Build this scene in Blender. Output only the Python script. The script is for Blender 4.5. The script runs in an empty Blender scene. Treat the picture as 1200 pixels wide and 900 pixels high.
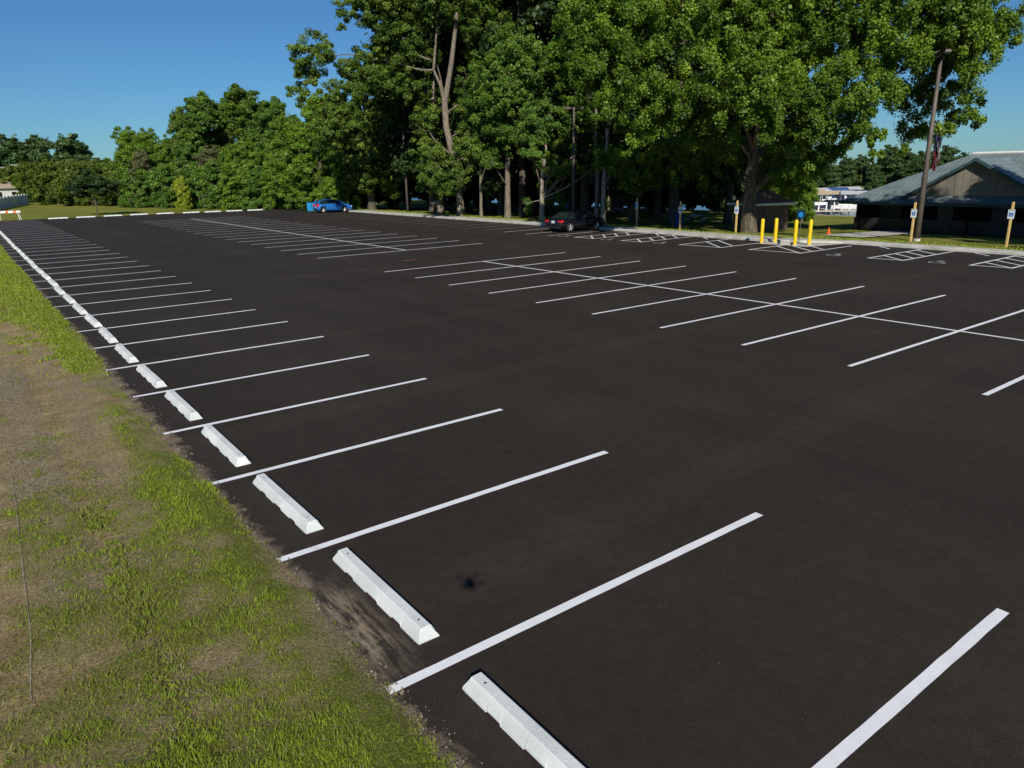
import bpy, bmesh, math, random
import numpy as np
from mathutils import Matrix, Vector
random.seed(7)
RNG = np.random.default_rng(11)
D = bpy.data
C = bpy.context.scene.collection
PI = math.pi

# ------------------------------------------------------------------ camera geometry (also used to survey ground points)
F_, PITCH, ROLL, YAW = 851.2, .2856, .021, .6396
S = 2.743
CX, CY, CH = .0303 * S, -.7659 * S, 1.5398 * S
FW = np.array([math.sin(YAW) * math.cos(PITCH), math.cos(YAW) * math.cos(PITCH), -math.sin(PITCH)])
RT = np.array([math.cos(YAW), -math.sin(YAW), 0.0])
UP = np.cross(RT, FW)
AX = math.cos(ROLL) * RT - math.sin(ROLL) * UP
BX = math.sin(ROLL) * RT + math.cos(ROLL) * UP

def ray(px, py):
    return FW + (px - 600) / F_ * AX + (450 - py) / F_ * BX

def G(px, py, z=0.0):
    d = ray(px, py); t = (z - CH) / d[2]
    return (CX + d[0] * t, CY + d[1] * t, z)

def P(px, py, dist):
    d = ray(px, py); t = dist / math.hypot(d[0], d[1])
    return (CX + d[0] * t, CY + d[1] * t, CH + d[2] * t)

def proj(X, Y, Z):
    d = np.array([X - CX, Y - CY, Z - CH]); zc = d @ FW
    return 600 + F_ * (d @ AX) / zc, 450 - F_ * (d @ BX) / zc

# ------------------------------------------------------------------ materials
def new_mat(name):
    m = D.materials.new(name); m.use_nodes = True
    nt = m.node_tree; nt.nodes.clear()
    return m, nt, nt.nodes, nt.links

def N(ns, t, **kw):
    n = ns.new(t)
    for k, v in kw.items():
        if k in n.inputs: n.inputs[k].default_value = v
        else: setattr(n, k, v)
    return n

def ramp(ns, pts, interp='LINEAR'):
    r = ns.new('ShaderNodeValToRGB'); r.color_ramp.interpolation = interp
    e = r.color_ramp.elements
    while len(e) < len(pts): e.new(0.5)
    for el, (p, c) in zip(e, pts):
        el.position = p
        el.color = (*c, 1) if len(c) == 3 else c
    return r

def noisy(name, c1, c2, scale=5, rough=.8, bump=0.0, bscale=None, detail=6, metallic=0.0, spec=.35, stretch=None, c3=None, fine=None, lo=.35, hi=.65):
    m, nt, ns, ln = new_mat(name)
    out = N(ns, 'ShaderNodeOutputMaterial'); b = N(ns, 'ShaderNodeBsdfPrincipled', Roughness=rough, Metallic=metallic)
    b.inputs['Specular IOR Level'].default_value = spec
    ln.new(b.outputs[0], out.inputs[0])
    tc = N(ns, 'ShaderNodeTexCoord'); vec = tc.outputs['Object']
    if stretch:
        mp = N(ns, 'ShaderNodeMapping'); mp.inputs['Scale'].default_value = stretch
        ln.new(vec, mp.inputs[0]); vec = mp.outputs[0]
    n1 = N(ns, 'ShaderNodeTexNoise', Scale=scale, Detail=detail); ln.new(vec, n1.inputs['Vector'])
    pts = [(lo, c1), (hi, c2)] if c3 is None else [(lo, c1), ((lo + hi) / 2, c2), (hi, c3)]
    r = ramp(ns, pts); ln.new(n1.outputs[0], r.inputs[0]); col = r.outputs[0]
    if fine:
        n3 = N(ns, 'ShaderNodeTexNoise', Scale=fine[0], Detail=3); ln.new(vec, n3.inputs['Vector'])
        r3 = ramp(ns, [(.3, (fine[1],) * 3), (.7, (fine[2],) * 3)]); ln.new(n3.outputs[0], r3.inputs[0])
        mx = N(ns, 'ShaderNodeMix', data_type='RGBA', blend_type='MULTIPLY'); mx.inputs[0].default_value = 1
        ln.new(col, mx.inputs[6]); ln.new(r3.outputs[0], mx.inputs[7]); col = mx.outputs[2]
    ln.new(col, b.inputs['Base Color'])
    if bump:
        n2 = N(ns, 'ShaderNodeTexNoise', Scale=bscale or scale * 4, Detail=4); ln.new(vec, n2.inputs['Vector'])
        bp = N(ns, 'ShaderNodeBump', Strength=bump, Distance=.02); ln.new(n2.outputs[0], bp.inputs['Height'])
        ln.new(bp.outputs[0], b.inputs['Normal'])
    return m

def leaf_mat(name, dark, mid, light, transl=.3, rough=.5):
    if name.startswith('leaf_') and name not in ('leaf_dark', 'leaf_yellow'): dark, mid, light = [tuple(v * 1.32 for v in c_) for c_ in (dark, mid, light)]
    m, nt, ns, ln = new_mat(name)
    out = N(ns, 'ShaderNodeOutputMaterial')
    at = N(ns, 'ShaderNodeAttribute', attribute_name='tint')
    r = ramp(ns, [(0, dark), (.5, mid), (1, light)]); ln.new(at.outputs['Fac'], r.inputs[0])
    b = N(ns, 'ShaderNodeBsdfPrincipled', Roughness=rough); b.inputs['Specular IOR Level'].default_value = .35
    ln.new(r.outputs[0], b.inputs['Base Color'])
    t = N(ns, 'ShaderNodeBsdfTranslucent')
    hs = N(ns, 'ShaderNodeHueSaturation', Hue=.485, Saturation=1.15, Value=1.2); ln.new(r.outputs[0], hs.inputs['Color']); ln.new(hs.outputs[0], t.inputs[0])
    mx = N(ns, 'ShaderNodeMixShader'); mx.inputs[0].default_value = transl
    ln.new(b.outputs[0], mx.inputs[1]); ln.new(t.outputs[0], mx.inputs[2]); ln.new(mx.outputs[0], out.inputs[0])
    return m

M = {}
M['bark'] = noisy('bark_grey', (.13, .105, .08), (.30, .26, .20), 4, .95, .9, 9, stretch=(3, 3, .6), fine=(14, .6, 1.1))
M['bark_pale'] = noisy('bark_pale', (.25, .21, .15), (.45, .39, .30), 3, .95, .6, 9, stretch=(3, 3, .5), fine=(12, .6, 1.1))
M['bark_mid'] = noisy('bark_mid', (.06, .05, .035), (.20, .165, .115), 4, .95, .9, 9, stretch=(3, 3, .6), fine=(14, .6, 1.1))
M['bark_dark'] = noisy('bark_dark', (.06, .05, .04), (.14, .12, .095), 4, .95, .9, 9, stretch=(3, 3, .6))
M['leaf_cotton'] = leaf_mat('leaf_cottonwood', (.035, .068, .007), (.078, .15, .012), (.19, .28, .028), .3)
M['leaf_maple'] = leaf_mat('leaf_maple', (.032, .072, .010), (.068, .14, .017), (.15, .235, .034), .28)
M['leaf_left'] = leaf_mat('leaf_left', (.034, .066, .010), (.072, .132, .016), (.165, .235, .034), .28)
M['leaf_bright'] = leaf_mat('leaf_bright', (.05, .095, .01), (.095, .175, .014), (.17, .27, .03), .3)
M['leaf_yellow'] = leaf_mat('leaf_yellow', (.14, .19, .012), (.27, .34, .02), (.42, .48, .04), .3)
M['leaf_olive'] = leaf_mat('leaf_olive', (.032, .06, .006), (.066, .105, .010), (.12, .165, .02), .25)
M['leaf_brown'] = leaf_mat('leaf_brown', (.06, .075, .025), (.10, .108, .042), (.16, .155, .07), .25)
M['leaf_far'] = leaf_mat('leaf_far', (.022, .05, .014), (.042, .085, .022), (.08, .13, .038), .2)
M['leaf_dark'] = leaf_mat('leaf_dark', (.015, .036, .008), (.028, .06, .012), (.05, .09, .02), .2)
M['grass_blade'] = leaf_mat('grass_blade', (.30, .25, .09), (.20, .275, .028), (.34, .43, .038), .3)
M['concrete'] = noisy('concrete', (.42, .41, .37), (.60, .585, .53), 1.5, .9, .3, 60, fine=(30, .8, 1.05))
M['stop_concrete'] = noisy('stop_concrete', (.58, .62, .61), (.76, .795, .78), 1.4, .85, .2, 70, fine=(34, .92, 1.02), spec=.2)
M['dark_hole'] = noisy('dark_steel', (.03, .03, .03), (.06, .055, .05), 20, .7)
M['steel_brown'] = noisy('bronze_paint', (.10, .085, .075), (.15, .13, .115), 3, .6, metallic=.2)
M['lamp_head'] = noisy('lamp_head', (.10, .085, .07), (.15, .125, .11), 3, .6)
M['lens'] = noisy('lamp_lens', (.5, .5, .48), (.6, .6, .58), 3, .3)
M['wood_post'] = noisy('treated_pine', (.60, .40, .14), (.80, .57, .23), 4, .85, .4, 20, stretch=(6, 6, .8), fine=(25, .75, 1.05))
M['yellow'] = noisy('yellow_sleeve', (.80, .52, .005), (.90, .60, .01), 2, .42, spec=.5, fine=(4, .92, 1.02))
M['sign_white'] = noisy('sign_white', (.62, .68, .70), (.70, .75, .77), 3, .5)
M['sign_blue'] = noisy('sign_blue', (.01, .10, .42), (.015, .13, .50), 3, .5)
M['sign_green'] = noisy('sign_green', (.01, .16, .08), (.015, .2, .1), 3, .5)
M['sign_dark'] = noisy('sign_dark', (.008, .03, .05), (.012, .04, .06), 3, .5)
M['sign_blue_light'] = noisy('sign_blue_light', (.02, .25, .62), (.03, .30, .7), 3, .5)
M['black_plastic'] = noisy('black_plastic', (.012, .012, .012), (.02, .02, .02), 5, .6)
M['tyre'] = noisy('tyre_rubber', (.012, .012, .012), (.022, .021, .02), 20, .85)
M['rim'] = noisy('alloy_rim', (.45, .46, .47), (.58, .59, .6), 8, .35, metallic=.7)
M['red_lens'] = noisy('red_lens', (.55, .01, .02), (.7, .02, .03), 6, .2, spec=.6)
M['headlight'] = noisy('headlight_lens', (.6, .6, .6), (.75, .75, .75), 6, .15, spec=.7)
M['plate'] = noisy('plate_white', (.65, .66, .68), (.75, .75, .76), 6, .5)
M['orange'] = noisy('safety_orange', (.75, .10, .01), (.85, .14, .015), 3, .55)
M['white_paint'] = noisy('white_paint', (.70, .70, .68), (.8, .8, .78), 3, .6)
M['fence_wood'] = noisy('weathered_fence', (.66, .66, .66), (.80, .80, .80), 5, .9, .3, 20, stretch=(5, 5, .6))
M['shed_wall'] = noisy('shed_wall', (.14, .095, .075), (.19, .13, .105), 2, .85, stretch=(8, 8, .5))
M['shingle'] = noisy('brown_shingle', (.16, .085, .055), (.27, .155, .10), 7, .95, .5, 25)
M['house_wall'] = noisy('pale_siding', (.62, .63, .63), (.72, .73, .73), 2, .8)
M['tan_roof'] = noisy('tan_roof', (.35, .28, .2), (.45, .37, .27), 6, .9)
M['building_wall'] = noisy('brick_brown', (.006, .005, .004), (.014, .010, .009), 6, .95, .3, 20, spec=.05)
M['gable_wall'] = noisy('tan_siding', (.18, .168, .14), (.25, .23, .19), 1.2, .85)
M['fascia'] = noisy('dark_teal_fascia', (.03, .075, .085), (.05, .10, .11), 3, .6)
M['door_dark'] = noisy('dark_door', (.03, .03, .03), (.05, .045, .04), 3, .5)
M['boat_white'] = noisy('gelcoat', (.68, .70, .72), (.8, .8, .8), 2, .35)
M['boat_red'] = noisy('boat_red', (.35, .02, .03), (.45, .03, .04), 2, .4)
M['boat_dark'] = noisy('boat_dark', (.02, .03, .06), (.04, .05, .09), 2, .4)
M['canvas_tan'] = noisy('tan_canvas', (.42, .32, .20), (.52, .41, .27), 4, .9)
M['canvas_grey'] = noisy('grey_canvas', (.38, .4, .42), (.5, .52, .53), 4, .9)
M['canvas_blue'] = noisy('blue_canvas', (.03, .08, .22), (.05, .11, .3), 4, .9)
M['dock'] = noisy('dock_boards', (.42, .38, .32), (.55, .5, .43), 6, .9)
M['flag_red'] = noisy('flag_red', (.06, .006, .01), (.10, .008, .015), 4, .8)
M['flag_blue'] = noisy('flag_blue', (.008, .01, .03), (.01, .014, .05), 4, .8)
M['canvas_white'] = noisy('flag_white', (.12, .12, .13), (.2, .2, .21), 4, .9)
M['bin_blue'] = noisy('bin_blue', (.02, .28, .60), (.03, .34, .7), 4, .5)
M['barrel_blue'] = noisy('barrel_blue', (.01, .02, .22), (.015, .03, .3), 4, .5)
M['pole_grey'] = noisy('utility_pole', (.28, .26, .24), (.4, .38, .35), 3, .9)
M['drone'] = noisy('drone_shell', (.03, .03, .032), (.05, .05, .052), 5, .5)
M['cord'] = noisy('netting_cord', (.34, .34, .32), (.48, .48, .45), 8, .8)

def car_paint(name, col):
    m, nt, ns, ln = new_mat(name)
    out = N(ns, 'ShaderNodeOutputMaterial'); b = N(ns, 'ShaderNodeBsdfPrincipled', Roughness=.3, Metallic=.0)
    tc = N(ns, 'ShaderNodeTexCoord'); n = N(ns, 'ShaderNodeTexNoise', Scale=900.0); ln.new(tc.outputs['Object'], n.inputs['Vector'])
    r = ramp(ns, [(.3, tuple(c * .85 for c in col)), (.7, tuple(min(1, c * 1.15) for c in col))]); ln.new(n.outputs[0], r.inputs[0])
    ln.new(r.outputs[0], b.inputs['Base Color']); b.inputs['Coat Weight'].default_value = .8; b.inputs['Coat Roughness'].default_value = .06
    ln.new(b.outputs[0], out.inputs[0]); return m
M['paint_black'] = car_paint('paint_black', (.003, .004, .006))
M['paint_blue'] = car_paint('paint_blue', (.012, .13, .42))

def glass_mat(name, col, rough=.08):
    m, nt, ns, ln = new_mat(name)
    out = N(ns, 'ShaderNodeOutputMaterial'); b = N(ns, 'ShaderNodeBsdfPrincipled', Roughness=rough)
    tc = N(ns, 'ShaderNodeTexCoord'); n = N(ns, 'ShaderNodeTexNoise', Scale=2.0); ln.new(tc.outputs['Object'], n.inputs['Vector'])
    r = ramp(ns, [(.3, tuple(c * .8 for c in col)), (.7, tuple(c * 1.2 for c in col))]); ln.new(n.outputs[0], r.inputs[0])
    ln.new(r.outputs[0], b.inputs['Base Color']); b.inputs['Specular IOR Level'].default_value = .8
    ln.new(b.outputs[0], out.inputs[0]); return m
M['car_glass'] = glass_mat('car_glass', (.012, .02, .022))
M['window_glass'] = glass_mat('window_glass', (.02, .025, .03))

# metal standing seam roof
def roof_mat():
    m, nt, ns, ln = new_mat('pale_metal_roof')
    out = N(ns, 'ShaderNodeOutputMaterial'); b = N(ns, 'ShaderNodeBsdfPrincipled', Roughness=.6)
    tc = N(ns, 'ShaderNodeTexCoord')
    w = N(ns, 'ShaderNodeTexWave', wave_type='BANDS', bands_direction='Y', Scale=.8, Distortion=0.0); ln.new(tc.outputs['Object'], w.inputs['Vector'])
    n = N(ns, 'ShaderNodeTexNoise', Scale=1.5, Detail=5); ln.new(tc.outputs['Object'], n.inputs['Vector'])
    r = ramp(ns, [(.3, (.13, .18, .19)), (.7, (.20, .255, .26))]); ln.new(n.outputs[0], r.inputs[0])
    r2 = ramp(ns, [(.86, (1, 1, 1)), (.97, (.72, .72, .72))]); ln.new(w.outputs[0], r2.inputs[0])
    mx = N(ns, 'ShaderNodeMix', data_type='RGBA', blend_type='MULTIPLY'); mx.inputs[0].default_value = 1
    ln.new(r.outputs[0], mx.inputs[6]); ln.new(r2.outputs[0], mx.inputs[7]); ln.new(mx.outputs[2], b.inputs['Base Color'])
    ln.new(b.outputs[0], out.inputs[0]); return m
M['roof'] = roof_mat()

def asphalt_mat():
    m, nt, ns, ln = new_mat('fresh_asphalt')
    out = N(ns, 'ShaderNodeOutputMaterial'); b = N(ns, 'ShaderNodeBsdfPrincipled', Roughness=.9)
    b.inputs['Specular IOR Level'].default_value = .18
    geo = N(ns, 'ShaderNodeNewGeometry'); pos = geo.outputs['Position']
    big = N(ns, 'ShaderNodeTexNoise', Scale=.22, Detail=5, Roughness=.6); ln.new(pos, big.inputs['Vector'])
    base = ramp(ns, [(.3, (.0275, .0225, .0185)), (.55, (.0325, .0265, .0218)), (.75, (.040, .0330, .0275))]); ln.new(big.outputs[0], base.inputs[0])
    # paving passes running along the lot
    mp = N(ns, 'ShaderNodeMapping'); mp.inputs['Scale'].default_value = (.55, .03, 1); ln.new(pos, mp.inputs[0])
    st = N(ns, 'ShaderNodeTexNoise', Scale=1.2, Detail=3); ln.new(mp.outputs[0], st.inputs['Vector'])
    sr = ramp(ns, [(.3, (.86,) * 3), (.7, (1.12,) * 3)]); ln.new(st.outputs[0], sr.inputs[0])
    def mul(a, bb):
        x = N(ns, 'ShaderNodeMix', data_type='RGBA', blend_type='MULTIPLY'); x.inputs[0].default_value = 1
        ln.new(a, x.inputs[6]); ln.new(bb, x.inputs[7]); return x.outputs[2]
    c = mul(base.outputs[0], sr.outputs[0])
    fine = N(ns, 'ShaderNodeTexNoise', Scale=70.0, Detail=4, Roughness=.75); ln.new(pos, fine.inputs['Vector'])
    fr = ramp(ns, [(.34, (.55,) * 3), (.5, (1.0,) * 3), (.66, (1.65, 1.6, 1.5))]); ln.new(fine.outputs[0], fr.inputs[0])
    c = mul(c, fr.outputs[0])
    md = N(ns, 'ShaderNodeTexNoise', Scale=5.0, Detail=9, Roughness=.82); ln.new(pos, md.inputs['Vector'])
    mdr = ramp(ns, [(.36, (.82,) * 3), (.5, (1.0,) * 3), (.64, (1.22, 1.2, 1.17))]); ln.new(md.outputs[0], mdr.inputs[0]); c = mul(c, mdr.outputs[0])
    # small dark smudges and oil drips
    mp2 = N(ns, 'ShaderNodeMapping'); mp2.inputs['Scale'].default_value = (1.0, .55, 1); mp2.inputs['Rotation'].default_value = (0, 0, .6); ln.new(pos, mp2.inputs[0])
    sm = N(ns, 'ShaderNodeTexNoise', Scale=1.3, Detail=10, Roughness=.7, Distortion=.4); ln.new(mp2.outputs[0], sm.inputs['Vector'])
    smr = ramp(ns, [(.30, (.5,) * 3), (.345, (1,) * 3)]); ln.new(sm.outputs[0], smr.inputs[0]); c = mul(c, smr.outputs[0])
    # tyre scuffs: thin pale arcs
    ws = N(ns, 'ShaderNodeTexWave', wave_type='RINGS', Scale=.05, Distortion=6.0, Detail=3); ws.inputs['Detail Scale'].default_value = .3
    ln.new(pos, ws.inputs['Vector'])
    wr = ramp(ns, [(.95, (1,) * 3), (.985, (1.16, 1.14, 1.12))]); ln.new(ws.outputs[0], wr.inputs[0]); c = mul(c, wr.outputs[0])
    # pale crumbs of stone
    vo = N(ns, 'ShaderNodeTexVoronoi', Scale=5.0); ln.new(pos, vo.inputs['Vector'])
    vr = ramp(ns, [(.022, (1,) * 3), (.032, (0,) * 3)]); ln.new(vo.outputs['Distance'], vr.inputs[0])
    vn = N(ns, 'ShaderNodeTexNoise', Scale=1.1, Detail=3); ln.new(pos, vn.inputs['Vector'])
    vnr = ramp(ns, [(.50, (0,) * 3), (.60, (1,) * 3)]); ln.new(vn.outputs[0], vnr.inputs[0])
    mulm = N(ns, 'ShaderNodeMath', operation='MULTIPLY'); ln.new(vr.outputs[0], mulm.inputs[0]); ln.new(vnr.outputs[0], mulm.inputs[1])
    mx = N(ns, 'ShaderNodeMix', data_type='RGBA'); mx.inputs[7].default_value = (.28, .25, .2, 1)
    ln.new(mulm.outputs[0], mx.inputs[0]); ln.new(c, mx.inputs[6]); c = mx.outputs[2]
    # washed-out soil by the left edge: dusty patches plus a few drag streaks
    sx = N(ns, 'ShaderNodeSeparateXYZ'); ln.new(pos, sx.inputs[0])
    def rng_(src, a0, a1, b0=0.0, b1=1.0):
        q = N(ns, 'ShaderNodeMapRange'); q.inputs[1].default_value = a0; q.inputs[2].default_value = a1; q.inputs[3].default_value = b0; q.inputs[4].default_value = b1
        ln.new(src, q.inputs[0]); return q.outputs[0]
    def op(o_, a0, b0, c0=None):
        q = N(ns, 'ShaderNodeMath', operation=o_)
        for i_, v_ in enumerate((a0, b0, c0)):
            if v_ is None: continue
            if isinstance(v_, (int, float)): q.inputs[i_].default_value = v_
            else: ln.new(v_, q.inputs[i_])
        return q.outputs[0]
    pn = N(ns, 'ShaderNodeTexNoise', Scale=2.6, Detail=8, Roughness=.72, Distortion=.6); ln.new(pos, pn.inputs['Vector'])
    lown = N(ns, 'ShaderNodeTexNoise', Scale=.5, Detail=2); ln.new(pos, lown.inputs['Vector'])
    edge = rng_(sx.outputs[0], 2.62, 2.28)
    dust = rng_(op('ADD', op('MULTIPLY', edge, .38), op('MULTIPLY_ADD', lown.outputs[0], .3, pn.outputs[0])), .86, 1.12)
    dust = op('MULTIPLY', dust, rng_(edge, .0, .25, 0, .75))
    mp3 = N(ns, 'ShaderNodeMapping'); mp3.inputs['Rotation'].default_value = (0, 0, .16); mp3.inputs['Scale'].default_value = (11, 1.6, 1); ln.new(pos, mp3.inputs[0])
    sn = N(ns, 'ShaderNodeTexNoise', Scale=1.0, Detail=8, Roughness=.68, Distortion=.4); ln.new(mp3.outputs[0], sn.inputs['Vector'])
    ny_ = rng_(op('ABSOLUTE', op('SUBTRACT', sx.outputs[1], 3.75), 0), 1.1, .35)
    nx_ = op('MULTIPLY', rng_(sx.outputs[0], 2.82, 2.55), 1.0)
    stre = op('MULTIPLY', rng_(op('ADD', sn.outputs[0], op('MULTIPLY', pn.outputs[0], .45)), .66, .84), op('MULTIPLY', ny_, nx_))
    gt_ = op('MAXIMUM', dust, op('MULTIPLY', stre, .85))
    mx2 = N(ns, 'ShaderNodeMix', data_type='RGBA'); mx2.inputs[7].default_value = (.31, .25, .17, 1)
    ln.new(gt_, mx2.inputs[0]); ln.new(c, mx2.inputs[6]); c = mx2.outputs[2]
    ln.new(c, b.inputs['Base Color'])
    bp = N(ns, 'ShaderNodeBump', Strength=.5, Distance=.006); ln.new(fine.outputs[0], bp.inputs['Height'])
    bn = N(ns, 'ShaderNodeTexNoise', Scale=2.5, Detail=3); ln.new(pos, bn.inputs['Vector'])
    bp2 = N(ns, 'ShaderNodeBump', Strength=.25, Distance=.02); ln.new(bn.outputs[0], bp2.inputs['Height']); ln.new(bp.outputs[0], bp2.inputs['Normal'])
    ln.new(bp2.outputs[0], b.inputs['Normal']); ln.new(b.outputs[0], out.inputs[0]); return m
M['asphalt'] = asphalt_mat()

def line_mat():
    m, nt, ns, ln = new_mat('line_paint')
    out = N(ns, 'ShaderNodeOutputMaterial'); b = N(ns, 'ShaderNodeBsdfPrincipled', Roughness=.7)
    geo = N(ns, 'ShaderNodeNewGeometry'); pos = geo.outputs['Position']
    n = N(ns, 'ShaderNodeTexNoise', Scale=3.0, Detail=8, Roughness=.75); ln.new(pos, n.inputs['Vector'])
    r = ramp(ns, [(.28, (.55, .55, .55)), (.42, (.80, .81, .83)), (.7, (.90, .91, .93))]); ln.new(n.outputs[0], r.inputs[0])
    n2 = N(ns, 'ShaderNodeTexNoise', Scale=110.0, Detail=4, Roughness=.8); ln.new(pos, n2.inputs['Vector'])
    r2 = ramp(ns, [(.31, (.4,) * 3), (.37, (1,) * 3)]); ln.new(n2.outputs[0], r2.inputs[0])
    mx = N(ns, 'ShaderNodeMix', data_type='RGBA', blend_type='MULTIPLY'); mx.inputs[0].default_value = 1
    ln.new(r.outputs[0], mx.inputs[6]); ln.new(r2.outputs[0], mx.inputs[7]); ln.new(mx.outputs[2], b.inputs['Base Color'])
    bp = N(ns, 'ShaderNodeBump', Strength=.3, Distance=.003); ln.new(n2.outputs[0], bp.inputs['Height']); ln.new(bp.outputs[0], b.inputs['Normal'])
    ln.new(b.outputs[0], out.inputs[0]); return m
M['line'] = line_mat()
M['line_worn'] = noisy('line_paint_worn', (.30, .30, .29), (.52, .52, .51), 5, .75, fine=(40, .6, 1.05))
M['red_mark'] = noisy('red_mark', (.07, .04, .03), (.13, .055, .04), 6, .8)

def lawn_mat():
    m, nt, ns, ln = new_mat('mown_lawn')
    out = N(ns, 'ShaderNodeOutputMaterial'); b = N(ns, 'ShaderNodeBsdfPrincipled', Roughness=.95); b.inputs['Specular IOR Level'].default_value = .1
    geo = N(ns, 'ShaderNodeNewGeometry'); pos = geo.outputs['Position']
    n = N(ns, 'ShaderNodeTexNoise', Scale=.14, Detail=8, Roughness=.65); ln.new(pos, n.inputs['Vector'])
    r = ramp(ns, [(.3, (.13, .155, .020)), (.5, (.20, .215, .035)), (.7, (.27, .26, .065))]); ln.new(n.outputs[0], r.inputs[0])
    n2 = N(ns, 'ShaderNodeTexNoise', Scale=3.0, Detail=6, Roughness=.7); ln.new(pos, n2.inputs['Vector'])
    r2 = ramp(ns, [(.3, (.65,) * 3), (.7, (1.25,) * 3)]); ln.new(n2.outputs[0], r2.inputs[0])
    mx = N(ns, 'ShaderNodeMix', data_type='RGBA', blend_type='MULTIPLY'); mx.inputs[0].default_value = 1
    ln.new(r.outputs[0], mx.inputs[6]); ln.new(r2.outputs[0], mx.inputs[7])
    # sandy shoreline by height
    sx = N(ns, 'ShaderNodeSeparateXYZ'); ln.new(pos, sx.inputs[0])
    mr = N(ns, 'ShaderNodeMapRange'); mr.inputs[1].default_value = -1.62; mr.inputs[2].default_value = -1.74; ln.new(sx.outputs[2], mr.inputs[0])
    mx2 = N(ns, 'ShaderNodeMix', data_type='RGBA'); mx2.inputs[7].default_value = (.42, .36, .26, 1)
    ln.new(mr.outputs[0], mx2.inputs[0]); ln.new(mx.outputs[2], mx2.inputs[6]); ln.new(mx2.outputs[2], b.inputs['Base Color'])
    bp = N(ns, 'ShaderNodeBump', Strength=.8, Distance=.1); ln.new(n2.outputs[0], bp.inputs['Height']); ln.new(bp.outputs[0], b.inputs['Normal'])
    ln.new(b.outputs[0], out.inputs[0]); return m
M['lawn'] = lawn_mat()

def verge_mat():
    m, nt, ns, ln = new_mat('verge_soil')
    out = N(ns, 'ShaderNodeOutputMaterial'); b = N(ns, 'ShaderNodeBsdfPrincipled', Roughness=.97); b.inputs['Specular IOR Level'].default_value = .1
    geo = N(ns, 'ShaderNodeNewGeometry'); pos = geo.outputs['Position']
    a1 = N(ns, 'ShaderNodeAttribute', attribute_name='green'); a2 = N(ns, 'ShaderNodeAttribute', attribute_name='grey')
    n = N(ns, 'ShaderNodeTexNoise', Scale=1.6, Detail=8, Roughness=.7); ln.new(pos, n.inputs['Vector'])
    r = ramp(ns, [(.3, (.26, .19, .09)), (.5, (.39, .295, .155)), (.7, (.54, .42, .24))]); ln.new(n.outputs[0], r.inputs[0])
    # grey straw mulch, short strands
    mp = N(ns, 'ShaderNodeMapping'); mp.inputs['Scale'].default_value = (22, 7, 1); mp.inputs['Rotation'].default_value = (0, 0, .5); ln.new(pos, mp.inputs[0])
    st = N(ns, 'ShaderNodeTexNoise', Scale=1.3, Detail=6, Roughness=.75, Distortion=1.2); ln.new(mp.outputs[0], st.inputs['Vector'])
    sr = ramp(ns, [(.34, (.11, .09, .055)), (.5, (.30, .25, .155)), (.68, (.52, .45, .30))]); ln.new(st.outputs[0], sr.inputs[0])
    mx = N(ns, 'ShaderNodeMix', data_type='RGBA'); ln.new(a2.outputs['Fac'], mx.inputs[0]); ln.new(r.outputs[0], mx.inputs[6]); ln.new(sr.outputs[0], mx.inputs[7])
    gn = N(ns, 'ShaderNodeTexNoise', Scale=24.0, Detail=7, Roughness=.8); ln.new(pos, gn.inputs['Vector'])
    gr = ramp(ns, [(.3, (.07, .085, .016)), (.5, (.16, .19, .030)), (.72, (.27, .30, .06))]); ln.new(gn.outputs[0], gr.inputs[0])
    # green coverage broken up by fine noise
    ma = N(ns, 'ShaderNodeMath', operation='MULTIPLY_ADD'); ln.new(gn.outputs[0], ma.inputs[0]); ma.inputs[1].default_value = 1.3; ln.new(a1.outputs['Fac'], ma.inputs[2])
    mr = N(ns, 'ShaderNodeMapRange'); mr.inputs[1].default_value = .95; mr.inputs[2].default_value = 1.45; ln.new(ma.outputs[0], mr.inputs[0])
    mx2 = N(ns, 'ShaderNodeMix', data_type='RGBA'); ln.new(mr.outputs[0], mx2.inputs[0]); ln.new(mx.outputs[2], mx2.inputs[6]); ln.new(gr.outputs[0], mx2.inputs[7])
    f = N(ns, 'ShaderNodeTexNoise', Scale=38.0, Detail=8, Roughness=.85); ln.new(pos, f.inputs['Vector'])
    fr = ramp(ns, [(.36, (.28,) * 3), (.5, (1.1,) * 3), (.62, (2.0,) * 3)]); ln.new(f.outputs[0], fr.inputs[0])
    mx3 = N(ns, 'ShaderNodeMix', data_type='RGBA', blend_type='MULTIPLY'); mx3.inputs[0].default_value = 1
    ln.new(mx2.outputs[2], mx3.inputs[6]); ln.new(fr.outputs[0], mx3.inputs[7]); ln.new(mx3.outputs[2], b.inputs['Base Color'])
    bp = N(ns, 'ShaderNodeBump', Strength=1.0, Distance=.05); ln.new(f.outputs[0], bp.inputs['Height']); ln.new(bp.outputs[0], b.inputs['Normal'])
    ln.new(b.outputs[0], out.inputs[0]); return m
M['verge'] = verge_mat()

def water_mat():
    m, nt, ns, ln = new_mat('lake_water')
    out = N(ns, 'ShaderNodeOutputMaterial'); b = N(ns, 'ShaderNodeBsdfPrincipled', Roughness=.18)
    b.inputs['Base Color'].default_value = (.02, .11, .15, 1)
    geo = N(ns, 'ShaderNodeNewGeometry')
    n = N(ns, 'ShaderNodeTexNoise', Scale=1.2, Detail=5); ln.new(geo.outputs['Position'], n.inputs['Vector'])
    bp = N(ns, 'ShaderNodeBump', Strength=.6, Distance=.12); ln.new(n.outputs[0], bp.inputs['Height']); ln.new(bp.outputs[0], b.inputs['Normal'])
    r = ramp(ns, [(.35, (.012, .085, .12)), (.65, (.03, .15, .19))]); ln.new(n.outputs[0], r.inputs[0]); ln.new(r.outputs[0], b.inputs['Base Color'])
    ln.new(b.outputs[0], out.inputs[0]); return m
M['water'] = water_mat()

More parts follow.
